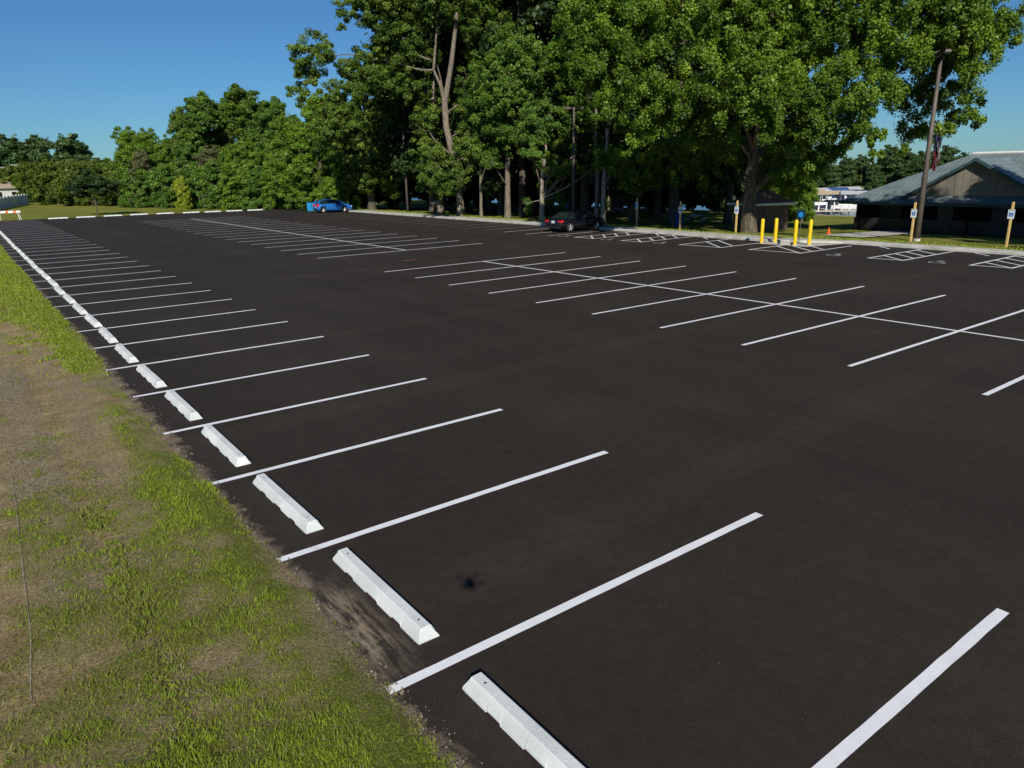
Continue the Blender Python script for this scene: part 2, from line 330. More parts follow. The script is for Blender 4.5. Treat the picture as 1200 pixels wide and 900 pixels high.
# ------------------------------------------------------------------ mesh helpers
class MB:
    def __init__(s): s.v = []; s.f = []
    def add(s, vs, fs):
        o = len(s.v); s.v += [tuple(map(float, v)) for v in vs]; s.f += [tuple(i + o for i in f) for f in fs]; return s
    def box(s, c, d, rz=0.0, taper=1.0, mat=None):
        x, y, z = d[0] / 2, d[1] / 2, d[2] / 2; ca, sa = math.cos(rz), math.sin(rz); vs = []
        for zz, k in ((-z, 1), (z, taper)):
            for sx, sy in ((-1, -1), (1, -1), (1, 1), (-1, 1)):
                a, b = sx * x * k, sy * y * k
                vs.append((c[0] + a * ca - b * sa, c[1] + a * sa + b * ca, c[2] + zz))
        return s.add(vs, [(3, 2, 1, 0), (4, 5, 6, 7), (0, 1, 5, 4), (1, 2, 6, 5), (2, 3, 7, 6), (3, 0, 4, 7)])
    def tube(s, pts, rad, n=10, cap=True, wob=0.0, rng=None):
        pts = [np.array(p, float) for p in pts]
        if not hasattr(rad, '__len__'): rad = [rad] * len(pts)
        rings = []; ref = np.array([1, 0, 0.0]); vs = []
        for i, p in enumerate(pts):
            t = pts[min(i + 1, len(pts) - 1)] - pts[max(i - 1, 0)]; t /= (np.linalg.norm(t) + 1e-9)
            if abs(t @ ref) > .95: ref = np.array([0, 1, 0.0])
            a = np.cross(t, ref); a /= np.linalg.norm(a); b = np.cross(t, a)
            for k in range(n):
                th = 2 * PI * k / n; r = rad[i]
                if wob and rng is not None: r *= 1 + wob * (rng.random() - .5) + wob * .5 * math.sin(3 * th + i * .2)
                vs.append(p + r * (math.cos(th) * a + math.sin(th) * b))
        fs = []
        for i in range(len(pts) - 1):
            for k in range(n):
                fs.append((i * n + k, i * n + (k + 1) % n, (i + 1) * n + (k + 1) % n, (i + 1) * n + k))
        if cap: fs += [tuple(range(n - 1, -1, -1)), tuple((len(pts) - 1) * n + k for k in range(n))]
        return s.add(vs, fs)
    def lathe(s, prof, c=(0, 0, 0), n=20, axis='z'):
        vs = []
        for r, z in prof:
            for k in range(n):
                th = 2 * PI * k / n; a, b = r * math.cos(th), r * math.sin(th)
                vs.append((c[0] + a, c[1] + b, c[2] + z) if axis == 'z' else (c[0] + a, c[1] + z, c[2] + b))
        fs = []
        for i in range(len(prof) - 1):
            for k in range(n): fs.append((i * n + k, i * n + (k + 1) % n, (i + 1) * n + (k + 1) % n, (i + 1) * n + k))
        return s.add(vs, fs)
    def build(s, name, mat, parent=None, smooth=False, loc=None, bevel=0.0):
        me = D.meshes.new(name); me.from_pydata(s.v, [], s.f); me.update()
        bm = bmesh.new(); bm.from_mesh(me); bmesh.ops.recalc_face_normals(bm, faces=bm.faces)
        if bevel: bmesh.ops.bevel(bm, geom=[e for e in bm.edges if len(e.link_faces) == 2 and e.calc_face_angle(0) > .5], offset=bevel, segments=2, affect='EDGES', profile=.6)
        bm.to_mesh(me); bm.free()
        me.materials.append(mat)
        if smooth:
            for p in me.polygons: p.use_smooth = True
        o = D.objects.new(name, me); C.objects.link(o)
        if parent is not None: o.parent = parent
        if loc is not None: o.location = loc
        return o

def fast_mesh(name, verts, nper, mat, attrs=None, parent=None, smooth=False, faces=None):
    """verts (N*nper,3), consecutive nper verts = one face"""
    me = D.meshes.new(name); nv = len(verts)
    me.vertices.add(nv); me.vertices.foreach_set('co', np.ascontiguousarray(verts, dtype=np.float32).ravel())
    if faces is None: idx = np.arange(nv, dtype=np.int32)
    else: idx = np.ascontiguousarray(faces, dtype=np.int32).ravel()
    nf = len(idx) // nper
    me.loops.add(len(idx)); me.loops.foreach_set('vertex_index', idx)
    me.polygons.add(nf); me.polygons.foreach_set('loop_start', np.arange(0, len(idx), nper, dtype=np.int32))
    me.polygons.foreach_set('loop_total', np.full(nf, nper, dtype=np.int32))
    me.update(calc_edges=True)
    if attrs:
        for k, (dom, arr) in attrs.items():
            a = me.attributes.new(k, 'FLOAT', dom); a.data.foreach_set('value', np.ascontiguousarray(arr, dtype=np.float32))
    me.materials.append(mat)
    if smooth: me.polygons.foreach_set('use_smooth', np.ones(nf, dtype=bool))
    o = D.objects.new(name, me); C.objects.link(o)
    if parent is not None: o.parent = parent
    return o

def tag(o, label=None, cat=None, group=None, kind=None):
    if label: o['label'] = label
    if cat: o['category'] = cat
    if group: o['group'] = group
    if kind: o['kind'] = kind
    return o

def empty(name, loc=(0, 0, 0), rz=0.0, label=None, cat=None, group=None):
    o = D.objects.new(name, None); C.objects.link(o); o.location = loc; o.rotation_euler = (0, 0, rz); o.empty_display_size = .3
    return tag(o, label, cat, group)

def copy_tree(o, parent=None, loc=None, rz=None, scale=None, label=None, group=None):
    c = o.copy(); C.objects.link(c)
    if parent is not None: c.parent = parent
    if loc is not None: c.location = loc
    if rz is not None: c.rotation_euler = (0, 0, rz)
    if scale is not None: c.scale = scale
    if label: c['label'] = label
    if group: c['group'] = group
    for ch in [x for x in D.objects if x.parent == o]: copy_tree(ch, c)
    return c

def vnoise(x, y, seed=0, octs=4, scale=1.0, rough=.5):
    out = np.zeros_like(x, dtype=float); amp = 1; tot = 0; f = scale
    for o in range(octs):
        X, Y = x * f + 17.3 * o + seed, y * f - 9.1 * o + seed * 1.7
        xi, yi = np.floor(X).astype(int), np.floor(Y).astype(int); fx, fy = X - xi, Y - yi
        fx = fx * fx * (3 - 2 * fx); fy = fy * fy * (3 - 2 * fy)
        def h(a, b):
            n = (a * 374761393 + b * 668265263 + (seed * 10 + o) * 1274126177) & 0x7fffffff
            n = ((n ^ (n >> 13)) * 1274126177) & 0x7fffffff
            return ((n ^ (n >> 16)) & 0xffff) / 65535.0
        v = (h(xi, yi) * (1 - fx) + h(xi + 1, yi) * fx) * (1 - fy) + (h(xi, yi + 1) * (1 - fx) + h(xi + 1, yi + 1) * fx) * fy
        out += amp * v; tot += amp; amp *= rough; f *= 2
    return out / tot

# ------------------------------------------------------------------ setting: ground, lake, lot
def sst(a, b, x): t = np.clip((x - a) / (b - a), 0, 1); return t * t * (3 - 2 * t)
def terrain(x, y):
    x = np.asarray(x, float); y = np.asarray(y, float)
    z = -.62 * np.clip((x - 42.5) / 13, 0, 1) - 1.2 * np.clip((x - 58) / 30, 0, 1) - 1.6 * sst(87, 100, x)
    z = z + 2.3 * sst(158, 186, x)
    z = z - .03
    z = z + .05 * (vnoise(x, y, 3, 3, .15) - .5) * np.clip((x - 41) / 5, 0, 1)
    return z
def axis_lines(lo, hi, segs):
    out = [lo]
    for end, step in segs:
        while out[-1] < end - 1e-6: out.append(min(out[-1] + step, end))
    return np.array(out)
gx = axis_lines(-4000, 4000, [(-400, 600), (-60, 40), (36, 12), (110, 1.5), (200, 4), (420, 30), (4000, 500)])
gy = axis_lines(-4000, 4000, [(-400, 600), (-40, 40), (130, 2.5), (260, 8), (500, 40), (4000, 500)])
X, Y = np.meshgrid(gx, gy, indexing='ij'); Z = terrain(X, Y)
nx, ny = X.shape
I = np.arange(nx * ny).reshape(nx, ny)
fc = np.stack([I[:-1, :-1], I[1:, :-1], I[1:, 1:], I[:-1, 1:]], -1).reshape(-1, 4)
gr = fast_mesh('ground', np.stack([X, Y, Z], -1).reshape(-1, 3), 4, M['lawn'], None, None, True, fc)
tag(gr, kind='structure', label='mown green lawn running out to the trees and the lake shore')
lw = MB().add([(84, -900, -1.8), (178, -900, -1.8), (178, 900, -1.8), (84, 900, -1.8)], [(0, 1, 2, 3)]).build('lake_water', M['water'])
tag(lw, kind='structure', label='blue lake water behind the lawn')

# asphalt sheet
lot_poly = [(1.9, -14), (38.95, -14), (38.95, 19.4), (37.25, 22.9), (37.25, 79.2), (37.4, 84), (35.9, 97.0), (27, 96.0), (8, 98.3), (-2.0, 99.2), (-2.0, 93), (2.1, 88)]
lot = MB().add([(x, y, .0) for x, y in lot_poly], [tuple(range(len(lot_poly)))]).build('asphalt_lot', M['asphalt'])
tag(lot, kind='structure', label='fresh dark asphalt parking lot')

def line(p, q, w=.11, z=.004, name='stall_line', mat='line', ragged=False):
    p = np.array(p[:2], float); q = np.array(q[:2], float); d = q - p; L = np.linalg.norm(d); d /= L; n = np.array([-d[1], d[0]]) * w / 2
    k = max(2, int(L / .25)); vs = []; fs = []
    for i in range(k + 1):
        c = p + d * L * i / k; j1, j2 = (RNG.random(2) - .5) * .006
        vs += [(*(c + n * (1 + j1 / w * 2)), z), (*(c - n * (1 + j2 / w * 2)), z)]
        if i: fs.append((2 * i - 2, 2 * i - 1, 2 * i + 1, 2 * i))
    return MB().add(vs, fs).build(name, M[mat], lot)
# left row
for i in range(-2, 36):
    a = RNG.normal(0, .02, 4)
    line((2.26 + (i % 3) * .03 if i > 0 else 2.3, i * S + a[0]), (7.54 + a[1], i * S + a[2] * .5), z=.004)
# centre double row
def my(j): return (1.1005 + .9857 * j + (.7996 if j > 10 else 0)) * S
CLX = 20.36
def shiftx(Y): return -.004 * (Y - 20)
for j in list(range(-2, 10)) + list(range(11, 29)):
    y = my(j)
    line((15.02 + RNG.normal(0, .03), y), (25.68 + RNG.normal(0, .03), y + RNG.normal(0, .03)), w=.105 if j < 12 else .10, z=.004, mat='line' if j < 14 else 'line')
for a, b in ((-3.2, my(9)), (my(11), 81.8)):
    line((CLX, a), (CLX, b), z=.008, name='centre_line')
# right row ordinary stalls
for k in range(0, 14):
    y = 38.15 + 2.62 * k
    if y < 78: line((31.48, y), (37.2, y), w=.10, mat='line' if k < 2 else 'line_worn')
line((31.6, 35.9), (37.2, 35.9), w=.10)
def endx(Y): return 34.95 - .089 * Y
def hatch(y0, y1, xe):
    xs = [endx(y0), endx(y1)]; xs[0] = max(xs[0], 31.6); xs[1] = max(xs[1], 31.6)
    o = MB()
    def seg(p, q, w=.11, z=.004):
        p = np.array(p, float); q = np.array(q, float); d = q - p; L = np.linalg.norm(d); d /= L; n = np.array([-d[1], d[0]]) * w / 2
        o.add([(*(p + n), z), (*(p - n), z), (*(q - n), z), (*(q + n), z)], [(0, 1, 2, 3)])
    seg((xs[0], y0), (xe, y0)); seg((xs[1], y1), (xe, y1)); seg((xs[0] + .06, y0 + .05), (xs[1] + .06, y1 - .05), z=.0085)
    dx = (y1 - y0) * .75; n = 0; x = xs[0] + .1
    while x + dx < xe:
        seg((x, y0 + .06), (x + dx, y1 - .06), z=.0125, w=.10); x += 1.08
    return o.build('hatched_marking', M['line'], lot)
for y0, y1, xe in ((9.45, 10.95, 38.85), (13.64, 15.15, 38.85), (18.45, 21.25, 38.2), (22.95, 25.6, 37.15), (28.3, 29.85, 37.15), (32.1, 33.7, 37.15), (4.9, 6.4, 38.85), (.5, 2.0, 38.85)):
    hatch(y0, y1, xe)
for y in (7.9, 12.3, 16.9, 27.1, 31.0):
    e = 38.8 if y < 20 else 37.15
    line((e - .75, y - .55), (e, y + .35), w=.10, z=.004, name='diagonal_mark')
def wheelchair(cx, cy, s=1.15):
    o = MB(); z = .004
    def T(u, v): return (cx + v * s, cy - u * s, z)   # u right, v up when seen from the aisle
    def poly(ps): o.add([T(*p) for p in ps], [tuple(range(len(ps)))])
    def seg(p, q, w=.07):
        p = np.array(p); q = np.array(q); d = q - p; d = d / np.linalg.norm(d); n = np.array([-d[1], d[0]]) * w / 2
        poly([p + n, p - n, q - n, q + n])
    poly([(-.08 + .08 * math.cos(t), .5 + .08 * math.sin(t)) for t in np.linspace(0, 2 * PI, 13)[:-1]])
    seg((-.08, .40), (-.05, .05), .09); seg((-.03, .22), (.18, .22)); seg((-.05, .08), (.2, .06), .08); seg((.2, .06), (.32, -.28), .08); seg((.32, -.28), (.42, -.24), .06)
    for k in range(14):
        a0, a1 = math.radians(120 + k * 18.5), math.radians(120 + (k + 1) * 18.5)
        poly([(-.02 + r * math.cos(t), -.12 + r * math.sin(t)) for r, t in ((.27, a0), (.27, a1), (.20, a1), (.20, a0))])
    return o.build('wheelchair_symbol', M['line_worn'], lot)
for px, py in ((1099, 307.3), (978, 298.6), (774, 284.6), (712, 280.6), (662, 276.8)):
    g = G(px, py); wheelchair(g[0], g[1])
g = G(480, 305)
MB().add([(g[0] + a * .55, g[1] + b * .35, .004) for a, b in ((-1, -.3), (-.2, -.8), (.8, -.5), (1, .2), (.3, .7), (-.6, .5))], [tuple(range(6))]).build('red_paint_spot', M['red_mark'], lot)

# concrete kerb along the right side
def kerb_strip(front, back, z=.15, name='concrete_kerb', label=None, gut=.0):
    o = MB(); n = len(front)
    fr = np.array(front, float); bk = np.array(back, float)
    vs = []
    for f, b in zip(fr, bk):
        d = (b - f) / np.linalg.norm(b - f)
        vs += [(*f, -.1), (*(f + d * .01), z - .03), (*(f + d * .04), z), (*(f + d * .16), z), (*(b), z + .01), (*b, -.2)]
    fs = []
    for i in range(n - 1):
        for k in range(5): fs.append((i * 6 + k, i * 6 + k + 1, (i + 1) * 6 + k + 1, (i + 1) * 6 + k))
    o.add(vs, fs)
    return tag(o.build(name, M['concrete'], smooth=False), kind='structure', label=label)
ys = np.linspace(79.2, 23.0, 30)
kerb_strip([(37.25, y) for y in ys], [(38.55 if y > 45 else 38.75, y) for y in ys], name='kerb', label='long pale concrete kerb along the edge of the woods')
ys = np.linspace(19.3, -14, 20)
kerb_strip([(38.95, y) for y in ys], [(39.75, y) for y in ys], name='kerb', label='pale concrete kerb in front of the park building')
kerb_strip([(37.25, 23.0), (38.95, 19.3)], [(38.75, 23.0), (39.75, 19.3)], z=.13, name='kerb', label='angled bit of concrete kerb behind the yellow bollards')
sl = MB().add([(36.05, 22.95, .02), (37.25, 22.95, .02), (38.95, 19.35, .02), (36.3, 19.9, .02), (36.05, 22.95, -.02), (37.25, 22.95, -.02), (38.95, 19.35, -.02), (36.3, 19.9, -.02)],
              [(0, 1, 2, 3), (0, 3, 7, 4), (3, 2, 6, 7), (0, 4, 5, 1), (1, 5, 6, 2)]).build('ramp_slab', M['concrete'])
tag(sl, kind='structure', label='flat concrete ramp slab under the yellow bollards')
# path by the building
pt = MB()
pp = [G(960, 277, -.05), G(1012, 279.5, -.05), (50.5, 21.5, 0), (54.6, 22.6, 0), (54.6, 24.6, 0), (49, 24.0, 0)]
pt.add([(p[0], p[1], float(terrain(p[0], p[1])) + .06) for p in pp], [tuple(range(6))]).build('path', M['concrete'])
tag(D.objects['path'], kind='structure', label='pale concrete path to the park building')

# grassy verge on the left
ex_rng = RNG.random(4000)
def edge_x(y): return 2.30 + .10 * (vnoise(np.zeros_like(y) + .5, y, 5, 4, 1.7) - .5) * 2 + .05 * np.sin(y * .35)
ylines = [-6.0]
while ylines[-1] < 98.0: ylines.append(ylines[-1] + max(.05, .011 * (ylines[-1] + 4)))
ylines = np.array(ylines); tl = np.concatenate([np.linspace(0, .3, 24)[:-1], np.linspace(.3, 1, 180)**1.0])
span = 13.0
U, YV = np.meshgrid(tl, ylines, indexing='ij')
XV = edge_x(YV) - (U ** 1.15) * span
def green_mask(x, y):
    e = 2.3 - x
    n = vnoise(x, y, 21, 5, 2.2, .72); nb = vnoise(x, y, 33, 4, .45, .55); nf = vnoise(x, y, 61, 3, 7.0, .6)
    near = sst(11, 7.5, y)
    field = near * (.56 * sst(3.3, 1.9, e) + .08 * sst(1.6, .7, e))
    strip = .50 * sst(1.0, .45, e) * sst(6, 9, y) + .45 * sst(1.9 + .012 * y, .8, e) * sst(14, 24, y)
    farg = sst(22, 34, y) * sst(4.5 + .02 * y, 1.2, e) * .40
    g = .02 + field + strip + farg - .36 * sst(.22, .02, e)
    return np.clip(g + (n - .5) * 1.25 + (nb - .5) * .75 + (nf - .5) * .35, 0, 1)
def grey_mask(x, y):
    e = 2.3 - x
    g = .35 + (vnoise(x, y, 41, 4, .5) - .5) * 1.6 + .35 * sst(1.0, 1.7, e) * sst(8, 13, y) * sst(22, 16, y)
    tr = np.exp(-((e - 1.45) / .13) ** 2) + np.exp(-((e - 2.5) / .2) ** 2)
    g = g - .7 * tr * (vnoise(x, y, 47, 3, .4) > .35)
    g = g - .5 * sst(22, 30, y) - .55 * sst(2.25, 2.5, e) * sst(10, 7, y)
    return np.clip(g, 0, 1)
gm = green_mask(XV, YV); gy_ = grey_mask(XV, YV)
rise = sst(0, .6, U * span)
ZV = .008 + .032 * rise * (.4 + vnoise(XV, YV, 51, 4, 2.5)) + .03 * (vnoise(XV, YV, 52, 3, .5)) * rise + .03 * gm * rise + .012 * vnoise(XV, YV, 59, 2, 12)
ZV[0, :] = -.02
ex = np.exp(-((2.3 - XV - 1.45) / .12) ** 2) * .03; ZV = ZV - ex * rise
n1, n2 = XV.shape; I = np.arange(n1 * n2).reshape(n1, n2)
fc = np.stack([I[:-1, :-1], I[:-1, 1:], I[1:, 1:], I[1:, :-1]], -1).reshape(-1, 4)
vg = fast_mesh('grass_verge', np.stack([XV, YV, ZV], -1).reshape(-1, 3), 4, M['verge'], {'green': ('POINT', gm.ravel()), 'grey': ('POINT', gy_.ravel())}, None, True, fc)
tag(vg, kind='structure', label='rough soil and grass verge left of the asphalt')

def vz(x, y):
    e = np.clip(edge_x(y) - x, 0, None); rise = sst(0, .6, e)
    return .008 + .032 * rise * (.4 + vnoise(x, y, 51, 4, 2.5)) + .03 * (vnoise(x, y, 52, 3, .5)) * rise + .03 * green_mask(x, y) * rise

def blades(name, tx, ty, per, hgt, wid, spread, tintb, mat, label, lean=.5, width_far=None):
    n = len(tx); cx = np.repeat(tx, per) + RNG.normal(0, 1, n * per) * np.repeat(spread, per); cy = np.repeat(ty, per) + RNG.normal(0, 1, n * per) * np.repeat(spread, per)
    N_ = len(cx); h = np.repeat(hgt, per) * RNG.uniform(.45, 1.1, N_); w = np.repeat(wid, per) * RNG.uniform(.7, 1.3, N_)
    ok = cx < edge_x(cy) + .03
    cx, cy, h, w = cx[ok], cy[ok], h[ok], w[ok]; tb = np.repeat(tintb, per)[ok]; N_ = len(cx)
    cz = vz(cx, cy) - .005
    az = RNG.uniform(0, 2 * PI, N_); le = RNG.uniform(.1, 1, N_) * lean; la = RNG.uniform(0, 2 * PI, N_)
    dx, dy = np.cos(az) * w / 2, np.sin(az) * w / 2
    lx, ly = np.cos(la) * le * h, np.sin(la) * le * h
    b = np.stack([cx, cy, cz], -1)
    v0 = b + np.stack([-dx, -dy, 0 * dx], -1); v1 = b + np.stack([dx, dy, 0 * dx], -1)
    m_ = b + np.stack([lx * .35, ly * .35, h * .6], -1)
    v2 = m_ + np.stack([dx * .8, dy * .8, 0 * dx], -1); v3 = m_ + np.stack([-dx * .8, -dy * .8, 0 * dx], -1)
    tip = b + np.stack([lx, ly, h * np.sqrt(np.clip(1 - le * le * .6, .1, 1))], -1)
    quad = np.stack([v0, v1, v2, v3], 1).reshape(-1, 3); tri = np.stack([v3, v2, tip, tip], 1)
    # second quad with a narrow tip
    t1 = tip + np.stack([dx * .12, dy * .12, 0 * dx], -1); t2 = tip - np.stack([dx * .12, dy * .12, 0 * dx], -1)
    q2 = np.stack([v3, v2, t1, t2], 1).reshape(-1, 3)
    vs = np.concatenate([quad, q2]); t = np.clip(tb + RNG.normal(0, .2, N_), 0, 1); t = np.concatenate([t, np.clip(t + .05, 0, 1)])
    o = fast_mesh(name, vs, 4, M[mat], {'tint': ('FACE', t)})
    return tag(o, label, 'grass', kind='stuff')
def scatter(n, x0, x1, y0, y1, power=1.0):
    x = RNG.uniform(x0, x1, n); y = y0 + (y1 - y0) * RNG.random(n) ** power
    return x, y
x, y = scatter(120000, -4.8, 2.36, .6, 22, 1.55)
g = green_mask(x, y); keep = (RNG.random(len(x)) < np.clip((g - .22) * 1.15, .04, .75)) & (x < edge_x(y) - .0)
x, y, g = x[keep], y[keep], g[keep]
big = vnoise(x, y, 77, 3, .9)
fine_ = vnoise(x, y, 91, 3, 5.0)
blades('verge_grass', x, y, 9, (.018 + .05 * g * (big * .6 + fine_ * .9)) * RNG.lognormal(0, .25, len(x)), np.full(len(x), .0052) + y * .0004, np.full(len(x), .022), np.clip(.42 + .3 * (big - .5) * 2 + .45 * (fine_ - .5) + .25 * (g - .5) + RNG.normal(0, .12, len(x)), 0, .95), 'grass_blade', 'short green grass tufts growing out of the bare soil', .95)
x, y = scatter(42000, -4, 2.3, 16, 80, 1.9)
g = green_mask(x, y); keep = (RNG.random(len(x)) < np.clip((g - .22) * 1.8, .01, 1))
x, y, g = x[keep], y[keep], g[keep]
blades('far_verge_grass', x, y, 7, .05 + .05 * g, .012 + y * .0007, np.full(len(x), .07), .55 + .2 * (vnoise(x, y, 78, 3, .5) - .5) * 2, 'grass_blade', 'green grass strip far along the lot edge', .7)
# dry straw lying flat
x, y = scatter(60000, -4.8, 2.3, .8, 18, 1.5)
keep = RNG.random(len(x)) < np.clip(grey_mask(x, y) * .9 + .15, 0, 1); x, y = x[keep], y[keep]
N_ = len(x); az = RNG.uniform(0, 2 * PI, N_); L = RNG.uniform(.012, .05, N_); w = .0020 + y * .0002; zz = vz(x, y) + .006
dx, dy = np.cos(az), np.sin(az); zt = RNG.normal(0, .008, N_)
q = np.stack([np.stack([x - dx * L + dy * w, y - dy * L - dx * w, zz - zt], -1), np.stack([x - dx * L - dy * w, y - dy * L + dx * w, zz - zt], -1),
              np.stack([x + dx * L - dy * w, y + dy * L + dx * w, zz + zt], -1), np.stack([x + dx * L + dy * w, y + dy * L - dx * w, zz + zt], -1)], 1).reshape(-1, 3)
M['straw'] = leaf_mat('dry_straw', (.09, .075, .05), (.22, .19, .13), (.42, .37, .27), .1, .8)
tag(fast_mesh('dry_straw', q, 4, M['straw'], {'tint': ('FACE', RNG.random(N_) ** 1.3)}), 'dry straw mulch lying over the verge', 'straw', kind='stuff')
# crumbs of soil and pebbles near the edge
NC = 9000; sel = RNG.random(NC) < .3
y = .8 + 22 * RNG.random(NC) ** 1.6; x = np.where(sel, 2.31 + RNG.normal(0, .07, NC), 2.3 - 6.5 * RNG.random(NC) ** 1.1)
r = .003 + .013 * RNG.random(NC) ** 3 * (1 + y * .03)
tet = np.array([[1, 0, -.5], [-.5, .87, -.5], [-.5, -.87, -.5], [0, 0, 1.0]])
base = np.stack([x, y, np.where(x > edge_x(y), .003, vz(x, y)) + r * .4], -1)
vv = base[:, None, :] + tet[None] * r[:, None, None] * RNG.uniform(.6, 1.3, (NC, 4, 1))
ff = np.array([[0, 1, 2], [0, 1, 3], [1, 2, 3], [2, 0, 3]]); fc = (np.arange(NC)[:, None, None] * 4 + ff[None]).reshape(-1, 3)
M['crumb'] = noisy('soil_crumb', (.09, .07, .045), (.34, .29, .22), 9, .95)
tag(fast_mesh('soil_crumbs', vv.reshape(-1, 3), 3, M['crumb'], faces=fc), 'crumbs of soil and gravel strewn along the asphalt edge', 'gravel', kind='stuff')
# long cord of the erosion netting
cp = [G(14, 560), G(20, 600), G(27, 660), G(33, 710), G(37, 740), G(38.5, 765), G(38, 800), G(38, 830)]
cp = [(p[0], p[1], float(vz(np.array([p[0]]), np.array([p[1]]))[0]) + .02) for p in cp]
tag(MB().tube(cp, .0022, 5).build('netting_cord', M['cord']), 'thin pale netting cord lying on the bare soil', 'cord')

# ------------------------------------------------------------------ wheel stops
def make_stop_mesh(name, seed):
    r = random.Random(seed); L = 1.98; h = .125; hw = .115; tw = .062
    xs = [-L / 2, -L / 2 + .055]; notch = [(-.62, -.45), (-.12, .12), (.45, .62)]
    st = sorted(set([-L / 2 + .055, L / 2 - .055] + [v for n in notch for v in (n[0] - .012, n[0], n[1], n[1] + .012)] + list(np.linspace(-.9, .9, 13))))
    def inn(x): return any(a - .001 <= x <= b + .001 for a, b in notch)
    secs = []
    for x in st:
        nb = .014 if inn(x) else 0.0; nw = .006 if inn(x) else 0
        j = lambda s=.0009: r.uniform(-s, s)
        secs.append([(-hw + nw, x, nb), (-hw + .006 + j(), x, .02 + nb * .6), (-tw + j(), x, h - .012), (-tw + .014, x, h + j(.001)), (tw - .014, x, h + j(.001)), (tw + j(), x, h - .012), (hw - .006 + j(), x, .02 + nb * .6), (hw - nw, x, nb)])
    e0 = [(p[0] * (1 if k in (0, 1, 6, 7) else .86) * .97, -L / 2 + (.0 if k in (0, 1, 6, 7) else .045), p[2] if k in (0, 1, 6, 7) else p[2] - .012) for k, p in enumerate(secs[0])]
    e1 = [(p[0], -p[1], p[2]) for p in e0]
    secs = [e0] + secs + [e1]; m = MB(); vs = [p for s_ in secs for p in s_]; fs = []
    for i in range(len(secs) - 1):
        for k in range(8): fs.append((i * 8 + k, i * 8 + (k + 1) % 8, (i + 1) * 8 + (k + 1) % 8, (i + 1) * 8 + k))
    fs += [tuple(range(8)), tuple((len(secs) - 1) * 8 + k for k in range(8))]
    m.add(vs, fs); return m
def make_stop(seed):
    root = empty('wheel_stop')
    make_stop_mesh('b', seed).build('concrete_body', M['stop_concrete'], root, bevel=0)
    for yy in (-.80, .80):
        MB().lathe([(.0, .1262), (.011, .1262), (.013, .1255), (.013, .12)], (0, yy, 0), 12).build('steel_pin', M['dark_hole'], root)
    return root
protos = [make_stop(k) for k in range(4)]
ordw = ['white concrete wheel stop cut off by the bottom edge of the photo', 'nearest whole white wheel stop beside the sandy streaks', 'third white wheel stop counted from the bottom edge', 'fourth white wheel stop counted from the bottom edge',
        'fifth white wheel stop counted from the bottom edge', 'sixth white wheel stop counted from the bottom edge', 'seventh white wheel stop counted from the bottom edge', 'eighth white wheel stop counted from the bottom edge',
        'ninth white wheel stop counted from the bottom edge', 'tenth white wheel stop counted from the bottom edge']
for i in range(0, 34):
    o = protos[i] if i < 4 else copy_tree(protos[i % 4])
    t = i / 27.0
    o.location = (2.925 + .2 * t * t + RNG.normal(0, .012), i * S + 1.36 + RNG.normal(0, .015), .004)
    o.rotation_euler = (0, 0, RNG.normal(0, .006) + (PI if i % 5 == 3 else 0))
    tag(o, ordw[i] if i < 10 else 'small distant white wheel stop beyond the tenth of the long left row', 'wheel stop', 'wheel stops along the left edge of the lot')
rear = [(9.7, 96.9), (12.45, 96.7), (15.3, 96.8), (18.15, 96.9), (21.0, 96.5), (23.8, 95.6), (26.2, 94.9), (28.7, 94.4), (31.2, 94.0)]
rw = ['leftmost', 'second from left', 'third from left', 'fourth from left', 'middle', 'fourth from right', 'third from right', 'second from right', 'rightmost']
for k, (xx, yy) in enumerate(rear):
    o = copy_tree(protos[k % 4], loc=(xx, yy, .01), rz=PI / 2 + RNG.normal(0, .02))
    tag(o, rw[k] + ' white wheel stop in the far row before the back lawn', 'wheel stop', 'wheel stops along the far edge of the lot')

# ------------------------------------------------------------------ posts, bollards, signs
def ada_sign(parent, w=.30, h=.46, z=1.63, x=-.052, white=True):
    s = MB().box((x, 0, z), (.006, w, h)).build('sign_plate', M['sign_white' if white else 'sign_blue_light'], parent, bevel=.001)
    if white: b = MB().box((x - .0055, 0, z - .02), (.004, w * .62, w * .62)).build('blue_panel', M['sign_blue'], s)
    else: b = MB().box((x - .0055, 0, z - .09), (.004, w * .78, w * .78)).build('blue_panel', M['sign_blue'], s)
    zc = z - (.02 if white else .09); o = MB(); xx = x - .0095; k = w * .5
    def T(u, v): return (xx, -u * k, zc + v * k)
    def poly(ps): o.add([T(*p) for p in ps], [tuple(range(len(ps)))])
    poly([(-.08 + .09 * math.cos(t), .45 + .09 * math.sin(t)) for t in np.linspace(0, 2 * PI, 11)[:-1]])
    for (p, q, w_) in (((-.08, .36), (-.05, .05), .1), ((-.03, .2), (.2, .2), .07), ((-.05, .07), (.2, .05), .09), ((.2, .05), (.34, -.3), .09)):
        p = np.array(p); q = np.array(q); d = (q - p) / np.linalg.norm(q - p); n = np.array([-d[1], d[0]]) * w_ / 2; poly([p + n, p - n, q - n, q + n])
    for a in range(13):
        a0, a1 = math.radians(120 + a * 20), math.radians(140 + a * 20)
        poly([(-.02 + r * math.cos(t), -.12 + r * math.sin(t)) for r, t in ((.3, a0), (.3, a1), (.21, a1), (.21, a0))])
    o.build('wheelchair_symbol', M['sign_white'], s)
    bar = MB()
    if white:
        bar.box((x - .0045, 0, z + h * .40), (.003, w * .8, .028))
        bar.build('sign_lettering', M['sign_green'], s)
    return s
